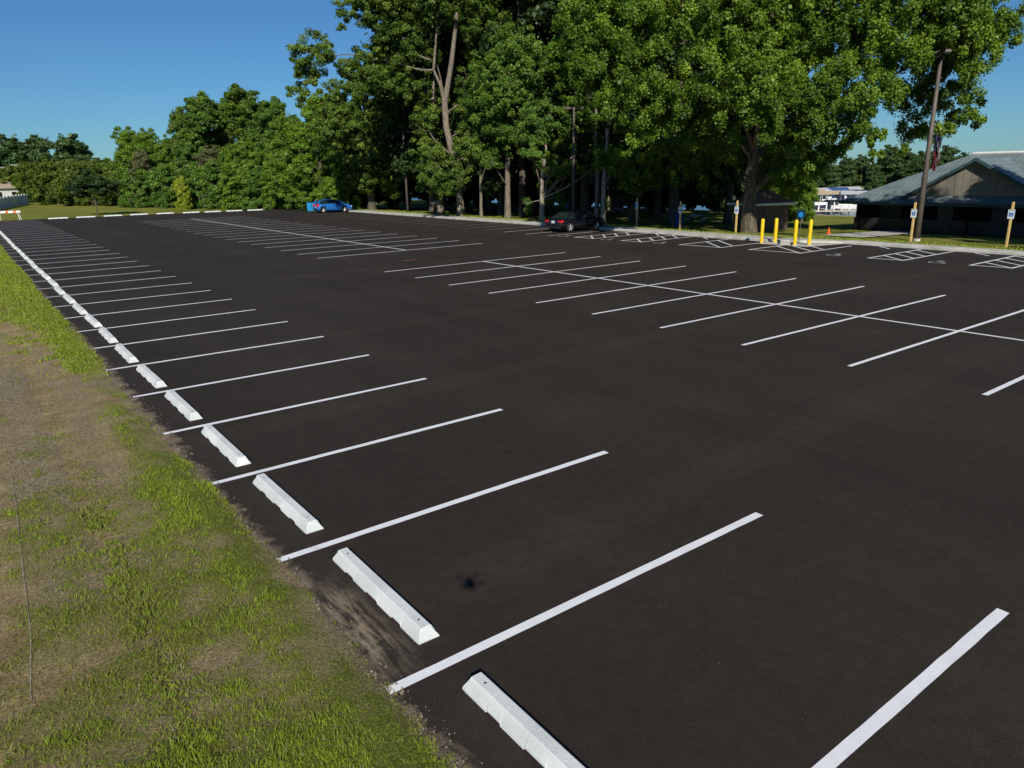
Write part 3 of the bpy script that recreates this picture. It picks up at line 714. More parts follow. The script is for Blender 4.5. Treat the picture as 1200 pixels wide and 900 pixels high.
posts = [(746, 265.5, 2.10, 'timber post with a wheelchair sign beside the leaning tree stump', True), (796.5, 270.5, 2.0, 'timber post with a wheelchair sign beside the dark blue barrel', True), (862, 272.6, 2.05, 'timber post with a wheelchair sign left of the thick cottonwood trunk', True),
         (1067, 283.0, 2.12, 'timber post with a wheelchair sign beside the tall light pole', True), (1179, 289.5, 2.22, 'rightmost timber post with a wheelchair sign before the park building', True)]
for k, (px, py, h, lb, wt) in enumerate(posts):
    g = G(px, py, .03)
    r = empty('sign_post', (g[0], g[1], -.05), RNG.normal(0, .05), lb, 'sign post', 'accessible parking sign posts')
    MB().box((0, 0, h / 2 + .02), (.095, .095, h + .04)).box((0, 0, h + .055), (.09, .09, .03), taper=.6).build('timber_post', M['wood_post'], r, bevel=.004)
    ada_sign(r, z=h - .52 if k != 0 else h - .5)
bl = [((892, 285.2), 1.36, 'leftmost yellow bollard on the concrete ramp'), ((908, 284.3), 1.36, 'second yellow bollard from the left, beside the grey ramp block'),
      ((931, 287.4), 1.36, 'third yellow bollard, under the small blue sign'), ((948, 287.2), 1.36, 'rightmost yellow bollard on the concrete ramp')]
for (px, py), h, lb in bl:
    g = G(px, py, .02)
    r = empty('bollard', (g[0], g[1], .02), 0, lb, 'bollard', 'yellow bollards on the ramp')
    MB().lathe([(.098, 0), (.098, h - .08), (.092, h - .045), (.07, h - .015), (.035, h), (0, h + .003)], n=24).build('yellow_sleeve', M['yellow'], r, smooth=True)
    MB().lathe([(.0, .002), (.125, .002), (.12, .03), (.1, .035)], n=24).build('base_collar', M['concrete'], r)
g = G(932.5, 286.5, .02)
r = empty('blue_sign', (g[0] + .45, g[1] + .1, 0), 0, 'small dark square sign with a light blue disc above the third bollard', 'sign')
MB().tube([(0, 0, 0), (0, 0, 1.45)], .02, 8).build('pole', M['steel_brown'], r)
s = MB().box((-.03, 0, 1.62), (.01, .52, .46)).build('sign_board', M['sign_dark'], r, bevel=.002)
MB().lathe([(0, 0), (.15, 0), (.15, .006)], n=20, axis='y').build('blue_disc', M['sign_blue_light'], s)
dd = s.children[0]; dd.rotation_euler = (0, 0, PI / 2); dd.location = (-.036, 0, 1.6)
# ramp block between the bollards
g1, g2 = G(913, 286.4, .02), G(926.5, 287.2, .02)
r = empty('ramp_block', ((g1[0] + g2[0]) / 2 + .12, (g1[1] + g2[1]) / 2, .02), math.atan2(g2[1] - g1[1], g2[0] - g1[0]), 'short grey kerb block with black rubber ends between two bollards', 'kerb block')
MB().box((0, 0, .065), (.62, .26, .13)).build('block', M['concrete'], r, bevel=.012)
for sx in (-1, 1): MB().box((sx * .37, 0, .06), (.11, .28, .12)).build('rubber_end', M['black_plastic'], r, bevel=.01)
# cone
g = G(971, 273.0, -.1)
r = empty('traffic_cone', (g[0], g[1], float(terrain(g[0], g[1]))), 0, 'small orange traffic cone standing on the lawn by the building', 'traffic cone')
r.scale = (.85, .85, .85); MB().box((0, 0, .02), (.3, .3, .04)).build('base', M['orange'], r, bevel=.005)
MB().lathe([(.12, .04), (.03, .5), (.026, .52), (0, .52)], n=16).build('cone', M['orange'], r, smooth=True)

# ------------------------------------------------------------------ light poles
def light_pole(px, py, h, lb, heads, rad=(.11, .07), az=0.0):
    g = G(px, py, 0)
    r = empty('light_pole', (g[0], g[1], float(terrain(g[0], g[1]))), az, lb, 'light pole', 'tall light poles along the kerb')
    MB().tube([(0, 0, 0), (0, 0, h * .5), (0, 0, h)], [rad[0], (rad[0] + rad[1]) / 2, rad[1]], 12).build('pole', M['steel_brown'], r, smooth=True)
    MB().lathe([(.2, 0), (.2, .12), (.17, .15), (0.1, .15)], n=16).build('base', M['concrete'], r)
    for a, tilt in heads:
        ca, sa = math.cos(a), math.sin(a)
        hd = MB().tube([(0, 0, h - .12), (ca * .35, sa * .35, h - .08)], .03, 6).box((ca * .68, sa * .68, h - .08), (.54, .32, .13), a, .8).build('lamp_head', M['lamp_head'], r)
        MB().box((ca * .68, sa * .68, h - .172), (.4, .24, .012), a).build('lens', M['lens'], hd)
    return r
light_pole(478, 250, 8.5, 'tall light pole left among the leaves, rising from the woodland edge', [(-.9, 0)], (.12, .09))
light_pole(672, 262, 8.9, 'dark light pole rising behind the black sedan', [(PI, 0), (-1.2, 0)], (.11, .08))
bp_ = light_pole(1074, 281, 9.9, 'brown light pole with two lamp heads in front of the park building', [(-2.4, 0), (PI - 2.4, 0)], (.17, .085))
# flag hung on the pole
fb = P(1096, 175, math.hypot(bp_.location.x - CX, bp_.location.y - CY) - .2)
fl = empty('flag', (bp_.location.x + .05, bp_.location.y - .12, 0), 0, 'limp red, white and blue flag hanging beside the brown light pole', 'flag')
def flagmesh(z0, z1, w, ph, mat, nm, off=0):
    m = MB(); nu, nv = 10, 10; vs = []; fs = []
    for i in range(nu + 1):
        for j in range(nv + 1):
            u, v = i / nu, j / nv; z = z0 + (z1 - z0) * v - u * .25
            vs.append((.02 + .05 * math.sin(u * 11 + v * 3 + ph), -.1 - off - u * w * (.45 + .3 * v) + .03 * math.sin(v * 9), z))
    for i in range(nu):
        for j in range(nv): a = i * (nv + 1) + j; fs.append((a, a + 1, a + nv + 2, a + nv + 1))
    m.add(vs, fs); return m.build(nm, M[mat], fl)
flagmesh(4.9, 5.7, .55, 0, 'flag_blue', 'blue_canton'); flagmesh(3.9, 4.9, .55, 0, 'flag_red', 'red_stripe'); flagmesh(4.0, 5.3, .2, 1.2, 'canvas_white', 'white_stripe', .22)
MB().tube([(-.05, .02, 5.6), (-.02, -.6, 5.95)], .018, 6).build('staff', M['steel_brown'], fl)

# ------------------------------------------------------------------ cars
def make_car(name, loc, rz, paint, label, cat, L, W, H, wb, rear_over, hatch):
    r = empty(name, loc, rz, label, cat)
    x0 = -rear_over; x1 = L - rear_over; R = .325; hw = W / 2
    def bot(x):
        b = .22 + .10 * max(0, (x - (x1 - .35)) / .35) + .08 * max(0, ((x0 + .3) - x) / .3)
        for xc in (0, wb):
            d = abs(x - xc)
            if d < R + .06: b = max(b, R + math.sqrt((R + .06) ** 2 - d * d))
        return b
    belt = .92 if not hatch else 1.0
    def top(x):
        if x > x1 - .12: return .62 + .12 * (x1 - x) / .12
        if x > wb - .25: return .74 + (belt - .02 - .74) * (1 - ((x - (wb - .25)) / (x1 - .12 - wb + .25)) ** 2)
        if x < x0 + .1: return belt - .02 - (.12 * (x0 + .1 - x) / .1)
        return belt
    def wid(x):
        t = (x - x0) / (x1 - x0); return hw * (1 - .16 * max(0, (t - .82) / .18) ** 2 - .12 * max(0, (.14 - t) / .14) ** 2)
    xs = sorted(set(list(np.linspace(x0, x1, 60)) + [xc + s_ * v for xc in (0, wb) for s_ in (-1, 1) for v in (0, .1, .2, .28, .34, .375, .386)]))
    secs = []
    for x in xs:
        b, t, w = bot(x), top(x), wid(x); b = min(b, t - .12)
        secs.append([(x, -w * .95, b), (x, -w, b + (t - b) * .35), (x, -w * .99, b + (t - b) * .65), (x, -w * .93, t - .02), (x, -w * .8, t + .01), (x, 0, t + .04),
                     (x, w * .8, t + .01), (x, w * .93, t - .02), (x, w * .99, b + (t - b) * .65), (x, w, b + (t - b) * .35), (x, w * .95, b)])
    n = 11; vs = [p for s_ in secs for p in s_]; fs = []
    for i in range(len(secs) - 1):
        for k in range(n): fs.append((i * n + k, i * n + (k + 1) % n, (i + 1) * n + (k + 1) % n, (i + 1) * n + k))
    fs += [tuple(range(n)), tuple((len(secs) - 1) * n + k for k in range(n))]
    MB().add(vs, fs).build('body', M[paint], r, smooth=True)
    # greenhouse
    if hatch: gp = [(x0 + .12, belt), (x0 + .42, H - .08), (x0 + 1.1, H), (x0 + 1.9, H), (x0 + 2.55, H - .10), (x0 + 3.25, belt)]
    else: gp = [(x0 + .55, belt), (x0 + 1.15, H - .09), (x0 + 1.7, H - .01), (x0 + 2.3, H), (x0 + 2.75, H - .07), (x0 + 3.55, belt)]
    def prof(x):
        for (a, za), (b, zb) in zip(gp[:-1], gp[1:]):
            if a <= x <= b: return za + (zb - za) * (x - a) / (b - a)
        return belt
    gx_ = sorted(set(list(np.linspace(gp[0][0], gp[-1][0], 30)) + [p[0] for p in gp])); secs = []
    for x in gx_:
        z = prof(x); t = (z - belt) / (H - belt); wt = hw * (.86 - .18 * t)
        secs.append([(x, -hw * .87, belt - .02), (x, -wt, z - .05 * t), (x, -wt * .85, z), (x, 0, z + .015 * t), (x, wt * .85, z), (x, wt, z - .05 * t), (x, hw * .87, belt - .02)])
    n = 7; vs = [p for s_ in secs for p in s_]; fs = []
    for i in range(len(secs) - 1):
        for k in range(n - 1): fs.append((i * n + k, i * n + k + 1, (i + 1) * n + k + 1, (i + 1) * n + k))
    MB().add(vs, fs).build('windows', M['car_glass'], r, smooth=False)
    # roof and pillars, a little proud of the glass
    rf = MB(); rx = [x for x in gx_ if gp[1][0] - .02 <= x <= gp[-2][0] + .02]; vs = []; fs = []
    for x in rx:
        z = prof(x); t = (z - belt) / (H - belt); wt = hw * (.86 - .18 * t)
        vs += [(x, -wt - .012, z - .05 * t - .015), (x, -wt * .85, z + .012), (x, 0, z + .028), (x, wt * .85, z + .012), (x, wt + .012, z - .05 * t - .015)]
    for i in range(len(rx) - 1):
        for k in range(4): fs.append((i * 5 + k, i * 5 + k + 1, (i + 1) * 5 + k + 1, (i + 1) * 5 + k))
    rf.add(vs, fs); rf.build('roof', M[paint], r, smooth=True)
    for sy in (-1, 1):
        for (xa, za), (xb, zb), w_ in ((gp[0], gp[1], .07 if not hatch else .12), (gp[-1], gp[-2], .035)):
            MB().tube([(xa, sy * hw * .875, za - .02), (xb, sy * hw * .70, zb - .03)], w_, 6).build('pillar', M[paint], r)
        xm = (gp[2][0] + gp[3][0]) / 2 + .1
        MB().tube([(xm, sy * hw * .878, belt - .02), (xm - .05, sy * hw * .70, H - .05)], .035, 6).build('pillar', M[paint], r)
        MB().box((gp[-1][0] - .5, sy * (hw + .09), belt + .06), (.12, .17, .12), 0, .85).build('mirror', M[paint], r, bevel=.02)
        for xh in (wb * .42, wb * .80):
            MB().box((xh, sy * (hw * .985 + .012), belt - .16), (.16, .03, .03)).build('door_handle', M[paint], r, bevel=.006)
        seam = MB()
        for xh in (wb * .28, wb * .60, wb * .93): seam.box((xh, sy * hw * .995, .6), (.012, .014, .52))
        seam.build('door_gap', M['black_plastic'], r)
        MB().box((x0 + .12, sy * hw * .74, belt - .16), (.3, .34, .15 if not hatch else .30), 0).build('tail_light', M['red_lens'], r, bevel=.03)
        MB().box((x1 - .2, sy * hw * .70, .64), (.34, .30, .11), 0).build('headlight', M['headlight'], r, bevel=.03)
    MB().box((x0 - .003, 0, belt - .2 if not hatch else .62), (.02, .32, .16)).build('licence_plate', M['plate'], r)
    MB().box((x0 + .02, 0, .36), (.08, W * .8, .16)).build('bumper_trim', M['black_plastic'], r, bevel=.02)
    MB().box((x0 + .05, hw * .7, .42), (.06, .2, .05)).build('reflector', M['red_lens'], r)
    MB().box((x0 + .05, -hw * .7, .42), (.06, .2, .05)).build('reflector', M['red_lens'], r)
    MB().box(((x0 + x1) / 2, 0, .30), (L * .88, W * .8, .2)).build('underbody', M['black_plastic'], r)
    for xc in (0, wb):
        for sy in (-1, 1):
            yc = sy * (hw - .115)
            tw = MB().lathe([(R * .66, -.1), (R * .95, -.105), (R, -.085), (R, .085), (R * .95, .105), (R * .66, .1), (R * .6, 0), (R * .66, -.1)], (xc, yc, R), 28, 'y').build('wheel', M['tyre'], r, smooth=True)
            rm = MB().lathe([(R * .68, sy * .085), (R * .64, sy * .10), (R * .60, sy * .07)], (xc, yc, R), 24, 'y')
            for k in range(5):
                a = k * 2 * PI / 5 + .3; rm.tube([(xc, yc + sy * .09, R), (xc + math.cos(a) * R * .64, yc + sy * .085, R + math.sin(a) * R * .64)], [.05, .035], 6)
            rm.lathe([(.0, sy * .105), (.06, sy * .10), (.06, sy * .04)], (xc, yc, R), 14, 'y'); rm.build('rim', M['rim'], tw)
    return r
g = G(674, 272)
make_car('black_sedan', (34.45, 37.75, .004), .03, 'paint_black', 'black sedan parked nose to the kerb under the trees', 'car', 4.45, 1.80, 1.40, 2.62, .86, False)
make_car('blue_hatchback', (34.35, 80.15, .004), -.10, 'paint_blue', 'bright blue hatchback parked at the far end of the kerb', 'car', 4.15, 1.78, 1.46, 2.5, .72, True)
g = G(365, 247.2)
r = empty('recycling_bin', (g[0], g[1], 0), .3, 'light blue recycling bin beside the blue hatchback', 'bin')
MB().box((0, 0, .5), (.66, .62, 1.0), 0, 1.12).build('bin_body', M['bin_blue'], r, bevel=.03)
MB().box((0, 0, 1.05), (.82, .78, .08), 0, .9).build('lid', M['sign_dark'], r, bevel=.02)
MB().tube([(-.34, .3, 1.0), (-.34, -.3, 1.0)], .02, 6).build('handle', M['black_plastic'], r)
g = G(791, 266, -.05)
r = empty('barrel', (g[0] + .4, g[1], float(terrain(g[0], g[1]))), 0, 'dark blue barrel in the shade beside a sign post', 'barrel')
MB().lathe([(0, 0), (.28, 0), (.30, .03), (.30, .3), (.315, .32), (.30, .34), (.30, .6), (.315, .62), (.3, .64), (.3, .86), (.28, .9), (0, .9)], n=20).build('drum', M['barrel_blue'], r, smooth=True)
MB().lathe([(0, .905), (.31, .9), (.31, .94), (0, .97)], n=20).build('lid', M['barrel_blue'], r)
g = G(655.5, 258.5, 0)
r = empty('blue_sign', (g[0] + 1.2, g[1] + .3, 0), 0, 'small dark blue sign on a thin post left of the black sedan', 'sign')
MB().tube([(0, 0, 0), (0, 0, 1.3)], .025, 8).build('pole', M['steel_brown'], r)
MB().box((-.03, 0, 1.25), (.012, .36, .42)).build('sign_board', M['barrel_blue'], r, bevel=.002)

# ------------------------------------------------------------------ barricade, fence, house, utility poles at the far left
def barricade(xa, ya, xb, yb, lb):
    c = ((xa + xb) / 2, (ya + yb) / 2); L = math.hypot(xb - xa, yb - ya); r = empty('barricade', (*c, 0), math.atan2(yb - ya, xb - xa), lb, 'barricade')
    bd = MB().box((0, -.06, .9), (L, .03, .24)).build('striped_board', M['white_paint'], r)
    n = int(L / .35)
    for k in range(n):
        x = -L / 2 + (k + .5) * L / n
        if k % 2 == 0: MB().add([(x - .16, -.079, .785), (x + .08, -.079, .785), (x + .2, -.079, 1.015), (x - .04, -.079, 1.015)], [(0, 1, 2, 3)]).build('orange_stripe', M['orange'], bd)
    for sx in (-1, 1):
        for sy in (-1, 1):
            MB().tube([(sx * (L / 2 - .3), sy * .03, 1.02), (sx * (L / 2 - .12), sy * .42, -.02)], .035, 6).build('leg', M['white_paint'], r)
    return r
barricade(4.15, 99.6, 6.35, 99.0, 'orange and white striped barricade at the far left edge of the lot')
def plank_fence(a, b, h, lb):
    r = empty('plank_fence', (0, 0, 0), 0, lb, 'fence'); a = np.array(a, float); b = np.array(b, float); L = np.linalg.norm(b - a); d = (b - a) / L; rz = math.atan2(d[1], d[0])
    m = MB(); n = int(L / .32)
    for k in range(n):
        p = a + d * (k + .5) * L / n; hh = h + random.uniform(-.03, .03); m.box((p[0], p[1], hh / 2), (.29, .035, hh), rz)
    m.build('planks', M['fence_wood'], r)
    for k in range(0, int(L / 3) + 1):
        p = a + d * min(L, k * 3.0); MB().box((p[0] + .12 * d[1], p[1] - .12 * d[0], h / 2 + .05), (.12, .12, h + .1), rz).build('post', M['fence_wood'], r)
    for z in (.35, h - .3):
        p = (a + b) / 2; MB().box((p[0] + .04 * d[1], p[1] - .04 * d[0], z), (L, .04, .09), rz).build('rail', M['fence_wood'], r)
    return r
plank_fence((3.4, 126), (12.2, 168), 1.85, 'pale grey vertical plank fence at the far left')
def utility_pole(px, py, dist, zt, lb):
    p = P(px, py, dist); r = empty('utility_pole', (p[0], p[1], 0), 0, lb, 'utility pole', 'utility poles beyond the fence')
    MB().tube([(0, 0, 0), (0, 0, p[2])], [.14, .10], 8).build('pole', M['pole_grey'], r)
    MB().box((0, 0, p[2] - .25), (2.6, .12, .14), -YAW).build('crossarm', M['pole_grey'], r)
    for s_ in (-1.1, -.5, .5, 1.1): MB().lathe([(.05, 0), (.06, .1), (.03, .16), (0, .17)], (s_ * math.cos(YAW), -s_ * math.sin(YAW), p[2] - .18), 8).build('insulator', M['pole_grey'], r)
utility_pole(4, 195, 205, 0, 'left utility pole with a crossarm beyond the plank fence')
utility_pole(17, 192, 215, 0, 'right utility pole with a crossarm, in front of the olive hedge')
p = P(-8, 232, 185)
r = empty('white_house', (p[0], p[1], 0), .3, 'small white house with a tan roof at the left edge', 'house')
MB().box((0, 0, 1.5), (9, 7, 3.0)).add([(-4.5, -3.5, 3.0), (-4.5, 3.5, 3.0), (-4.5, 0, 4.4)], [(0, 1, 2)]).add([(4.5, -3.5, 3.0), (4.5, 3.5, 3.0), (4.5, 0, 4.4)], [(0, 1, 2)]).build('wall', M['house_wall'], r)
MB().add([(-4.9, -4, 2.85), (4.9, -4, 2.85), (4.9, 0, 4.55), (-4.9, 0, 4.55), (-4.9, 4, 2.85), (4.9, 4, 2.85), (-4.9, -4, 2.97), (4.9, -4, 2.97), (4.9, 0, 4.67), (-4.9, 0, 4.67), (-4.9, 4, 2.97), (4.9, 4, 2.97)],
         [(0, 1, 2, 3), (3, 2, 5, 4), (6, 7, 8, 9), (9, 8, 11, 10), (0, 1, 7, 6), (4, 5, 11, 10)]).build('roof', M['tan_roof'], r)
for xw in (-2.6, 0, 2.6):
    w_ = MB().box((xw, -3.52, 1.7), (1.0, .06, 1.1)).build('window', M['white_paint'], r); MB().box((xw, -3.56, 1.7), (.85, .02, .95)).build('pane', M['window_glass'], w_)
MB().box((4.51, .5, 1.05), (.05, .95, 2.1)).build('door', M['door_dark'], r)

# ------------------------------------------------------------------ park building and shed
GZ = -.62
b = empty('park_building', (55.4, 19, GZ), 0, 'low dark park building with a pale metal roof and tan gable', 'building')
def loc(x, y, z): return (x - 55.4, y - 19, z - GZ)
wl = MB(); x0, x1, y0, y1 = 55.4, 66.6, -12.0, 27.66
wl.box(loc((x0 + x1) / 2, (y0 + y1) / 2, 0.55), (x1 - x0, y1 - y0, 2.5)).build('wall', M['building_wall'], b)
MB().box(loc(55.36, (y0 + y1) / 2, -.15), (.14, y1 - y0 + .1, .9)).build('stone_base', M['door_dark'], b)
ez, rzz = 1.50, 4.72; ex0, ex1, ey0, ey1 = 54.5, 67.5, -12.9, 28.56; rx = 61.0; ry1, ry0 = 22.3, -6.6
v = [loc(*p) for p in ((ex0, ey0, ez), (ex1, ey0, ez), (ex1, ey1, ez), (ex0, ey1, ez), (rx, ry0, rzz), (rx, ry1, rzz))]
roof = MB().add(v, [(0, 3, 5, 4), (1, 2, 5, 4), (2, 3, 5), (0, 1, 4)]).build('roof', M['roof'], b)
MB().tube([loc(rx, ry0, rzz + .03), loc(rx, ry1, rzz + .03)], .10, 8).build('ridge_cap', M['white_paint'], roof)
fas = MB()
fas.box(loc(ex0 - .012, (ey0 + ey1) / 2, ez - .10), (.05, ey1 - ey0 + .1, .24)).box(loc((ex0 + ex1) / 2, ey1 + .012, ez - .10), (ex1 - ex0, .05, .24))
fas.build('fascia', M['fascia'], b)
MB().box(loc(ex0 - .09, (ey0 + ey1) / 2, ez - .03), (.11, ey1 - ey0 + .1, .10)).build('gutter', M['fascia'], b)
MB().add([loc(*p) for p in ((ex0, ey0, ez - .2), (x0, ey0, ez - .2), (x0, ey1, ez - .2), (ex0, ey1, ez - .2), (x1, ey0, ez - .2), (x1, ey1, ez - .2))], [(0, 1, 2, 3), (1, 4, 5, 2)]).build('soffit', M['door_dark'], b)
# cross gable
gy0, gy1, gyc, gz0, gz1, gxf = 15.37, 23.83, 19.6, 1.94, 4.28, 55.35
gb = MB().add([loc(gxf, gy0, gz0), loc(gxf, gy1, gz0), loc(gxf, gyc, gz1)], [(0, 1, 2)]).build('gable_wall', M['gable_wall'], b)
battens = MB()
for k in range(1, 17):
    y = gy0 + (gy1 - gy0) * k / 17; zt = gz0 + (gz1 - gz0) * (1 - abs(y - gyc) / (gy1 - gyc))
    battens.box(loc(gxf - .012, y, (gz0 + zt) / 2), (.02, .04, max(.02, zt - gz0 - .06)))
battens.build('batten', M['gable_wall'], gb)
gr_ = MB()
for yb in (gy0 - .35, gy1 + .35):
    zb = gz0 - .2; xb = 54.5 + (gz1 + .1 - 1.5) / .495
    gr_.add([loc(gxf - .45, yb, zb + .06), loc(gxf - .45, gyc, gz1 + .12), loc(xb, gyc, gz1 + .12), loc(gxf + .2, yb, zb + .06)], [(0, 1, 2, 3)])
gr_.build('gable_roof', M['roof'], b)
rk = MB()
for yb in (gy0 - .35, gy1 + .35):
    rk.add([loc(gxf - .47, yb, gz0 - .34), loc(gxf - .47, yb, gz0 - .10), loc(gxf - .47, gyc, gz1 + .16), loc(gxf - .47, gyc, gz1 - .06),
            loc(gxf - .42, yb, gz0 - .34), loc(gxf - .42, yb, gz0 - .10), loc(gxf - .42, gyc, gz1 + .16), loc(gxf - .42, gyc, gz1 - .06)],
           [(0, 1, 2, 3), (4, 5, 6, 7), (0, 1, 5, 4), (3, 2, 6, 7), (1, 2, 6, 5), (0, 3, 7, 4)])
rk.build('rake_board', M['fascia'], b)
for yw in (25.0, 13.2):
    w_ = MB().box(loc(55.33, yw, .8), (.1, 1.5, .8)).build('window', M['door_dark'], b); MB().box(loc(55.27, yw, .8), (.02, 1.3, .62)).build('pane', M['window_glass'], w_)
for yw in (21.2, 17.8): MB().box(loc(55.33, yw, .42), (.1, 1.0, 2.0)).build('door', M['door_dark'], b)
for yw in (27.0, 23.2, 19.5, 15.8, 12.1, 8.4, 4.7): MB().box(loc(54.75, yw, .4), (.16, .16, 2.0)).build('porch_post', M['building_wall'], b)

s = empty('shed', (46.25, 28.9, float(terrain(46.2, 28.4))), -.32, 'small brown shed with a white fascia behind the bollards', 'shed')
MB().box((0, 1.2, .92), (2.9, 2.4, 1.84)).build('wall', M['shed_wall'], s)
wsd = MB()
for k in range(15): wsd.box((-1.42 + k * .203, -.012, .9), (.012, .02, 1.76))
wsd.build('siding_batten', M['shed_wall'], s)
ft = MB().add([(-1.75, -.35, 1.86), (1.75, -.35, 1.86), (1.75, 2.75, 1.86), (-1.75, 2.75, 1.86), (-.5, 1.2, 2.75), (.5, 1.2, 2.75)], [(0, 1, 5, 4), (1, 2, 5), (2, 3, 4, 5), (3, 0, 4)]).build('roof', M['shingle'], s)
MB().box((0, -.37, 1.80), (3.54, .04, .16)).box((-1.77, 1.2, 1.80), (.04, 3.1, .16)).box((1.77, 1.2, 1.80), (.04, 3.1, .16)).build('fascia', M['white_paint'], s)
MB().box((-1.46, 1.2, .85), (.04, .8, 1.6)).build('door', M['door_dark'], s)

# ------------------------------------------------------------------ marina: docks and boats
def boat(px, py, hull, canopy, lb, rz, L=6.5):
    g = G(px, py, -1.75); r = empty('moored_boat', (g[0], g[1], -1.8), rz, lb, 'boat', 'boats moored at the docks')
    hb = MB(); xs = np.linspace(-L / 2, L / 2, 12); secs = []
    for x in xs:
        t = (x + L / 2) / L; w = 1.2 * (1 - max(0, (t - .55) / .45) ** 2 * .92); zt = .75 + .25 * t
        secs.append([(x, -w, zt), (x, -w * .9, .3), (x, -w * .5, -.15), (x, w * .5, -.15), (x, w * .9, .3), (x, w, zt)])
    n = 6; vs = [p for q in secs for p in q]; fs = []
    for i in range(11):
        for k in range(n): fs.append((i * n + k, i * n + (k + 1) % n, (i + 1) * n + (k + 1) % n, (i + 1) * n + k))
    fs += [tuple(range(n)), tuple(11 * n + k for k in range(n))]
    hb.add(vs, fs).build('hull', M[hull], r)
    MB().box((.6, 0, 1.15), (1.6, 1.7, .5), 0, .7).build('windscreen', M['window_glass'], r)
    MB().box((-1.4, 0, 1.0), (1.8, 1.9, .35), 0, .9).build('seat', M['boat_white'], r)
    fr = MB()
    for sx in (-1.6, 1.3):
        for sy in (-1.05, 1.05): fr.tube([(sx, sy, .7), (sx, sy, 2.25)], .035, 5)
    fr.build('canopy_frame', M['boat_white'], r)
    MB().add([(-2.2, -1.3, 2.15), (1.9, -1.3, 2.15), (1.9, 1.3, 2.15), (-2.2, 1.3, 2.15), (-1.9, 0, 2.55), (1.6, 0, 2.55)], [(0, 1, 5, 4), (1, 2, 5), (2, 3, 4, 5), (3, 0, 4), (3, 2, 1, 0)]).build('canopy', M[canopy], r)
    return r
specs = [(936, 246, 'boat_dark', 'canvas_grey', 'dark moored boat with a grey canopy, leftmost at the docks'), (950, 243, 'boat_red', 'canvas_tan', 'red hulled boat behind the docks, left of the tan canopy'), (968, 246.5, 'boat_dark', 'canvas_tan', 'moored boat under a peaked tan canopy'),
         (983, 245.5, 'boat_white', 'canvas_grey', 'white boat with a pale canopy right of the tan canopy'), (1001, 246.5, 'boat_white', 'canvas_grey', 'white boat beside the corner of the park building'), (955, 240, 'boat_white', 'canvas_grey', 'white boat farther out behind the tan canopy'),
         (978, 239, 'boat_dark', 'canvas_blue', 'dark boat farther out with a blue canopy'), (993, 238, 'boat_white', 'canvas_grey', 'white boat with a long grey canopy near the roof edge'), (925, 244, 'boat_white', 'canvas_grey', 'white boat half hidden behind the shed')]
for i, sp in enumerate(specs): boat(sp[0], sp[1], sp[2], sp[3], sp[4], [-.6, -.9, -.5, -1.1, -.8, -.6, -1.0, -.7, -.6][i])
g1, g2 = G(932, 248.5, -1.5), G(1004, 247.5, -1.5)
r = empty('dock', (0, 0, 0), 0, 'pale boarded dock with white posts along the near shore', 'dock')
d = np.array([g2[0] - g1[0], g2[1] - g1[1]]); L = np.linalg.norm(d); rz = math.atan2(d[1], d[0])
MB().box(((g1[0] + g2[0]) / 2, (g1[1] + g2[1]) / 2, -1.42), (L, 1.3, .12), rz).build('deck', M['dock'], r)
for k in range(9):
    t = k / 8; MB().tube([(g1[0] + d[0] * t, g1[1] + d[1] * t, -2.6), (g1[0] + d[0] * t, g1[1] + d[1] * t, -.35)], .09, 8).build('post', M['boat_white'], r)
for k in (1, 3, 5, 7):
    t = k / 8; c = (g1[0] + d[0] * t, g1[1] + d[1] * t); n_ = np.array([-d[1], d[0]]) / L
    if n_[0] < 0: n_ = -n_
    MB().box((c[0] + n_[0] * 5.5, c[1] + n_[1] * 5.5, -1.44), (10, .8, .1), math.atan2(n_[1], n_[0])).build('finger_pier', M['dock'], r)

# picnic table in the woods
def picnic(px, py, rz, lb):
    g = G(px, py, -.15); z = float(terrain(g[0], g[1])); r = empty('picnic_table', (g[0], g[1], z), rz, lb, 'picnic table', 'picnic tables in the woods')
    MB().box((0, 0, .74), (1.8, .75, .045)).build('table_top', M['fence_wood'], r)
    for sy in (-.68, .68): MB().box((0, sy, .44), (1.8, .26, .045)).build('bench', M['fence_wood'], r)
    for sx in (-.65, .65):
        for sy in (-1, 1): MB().tube([(sx, sy * .2, .72), (sx, sy * .6, 0)], .035, 6).build('leg', M['steel_brown'], r)
        MB().box((sx, 0, .41), (.05, 1.5, .08)).build('brace', M['steel_brown'], r)
picnic(815, 260, .5, 'grey picnic table on the sunlit lawn between the tree trunks')
picnic(722, 247, 1.2, 'grey picnic table deep in the shade behind the black sedan')

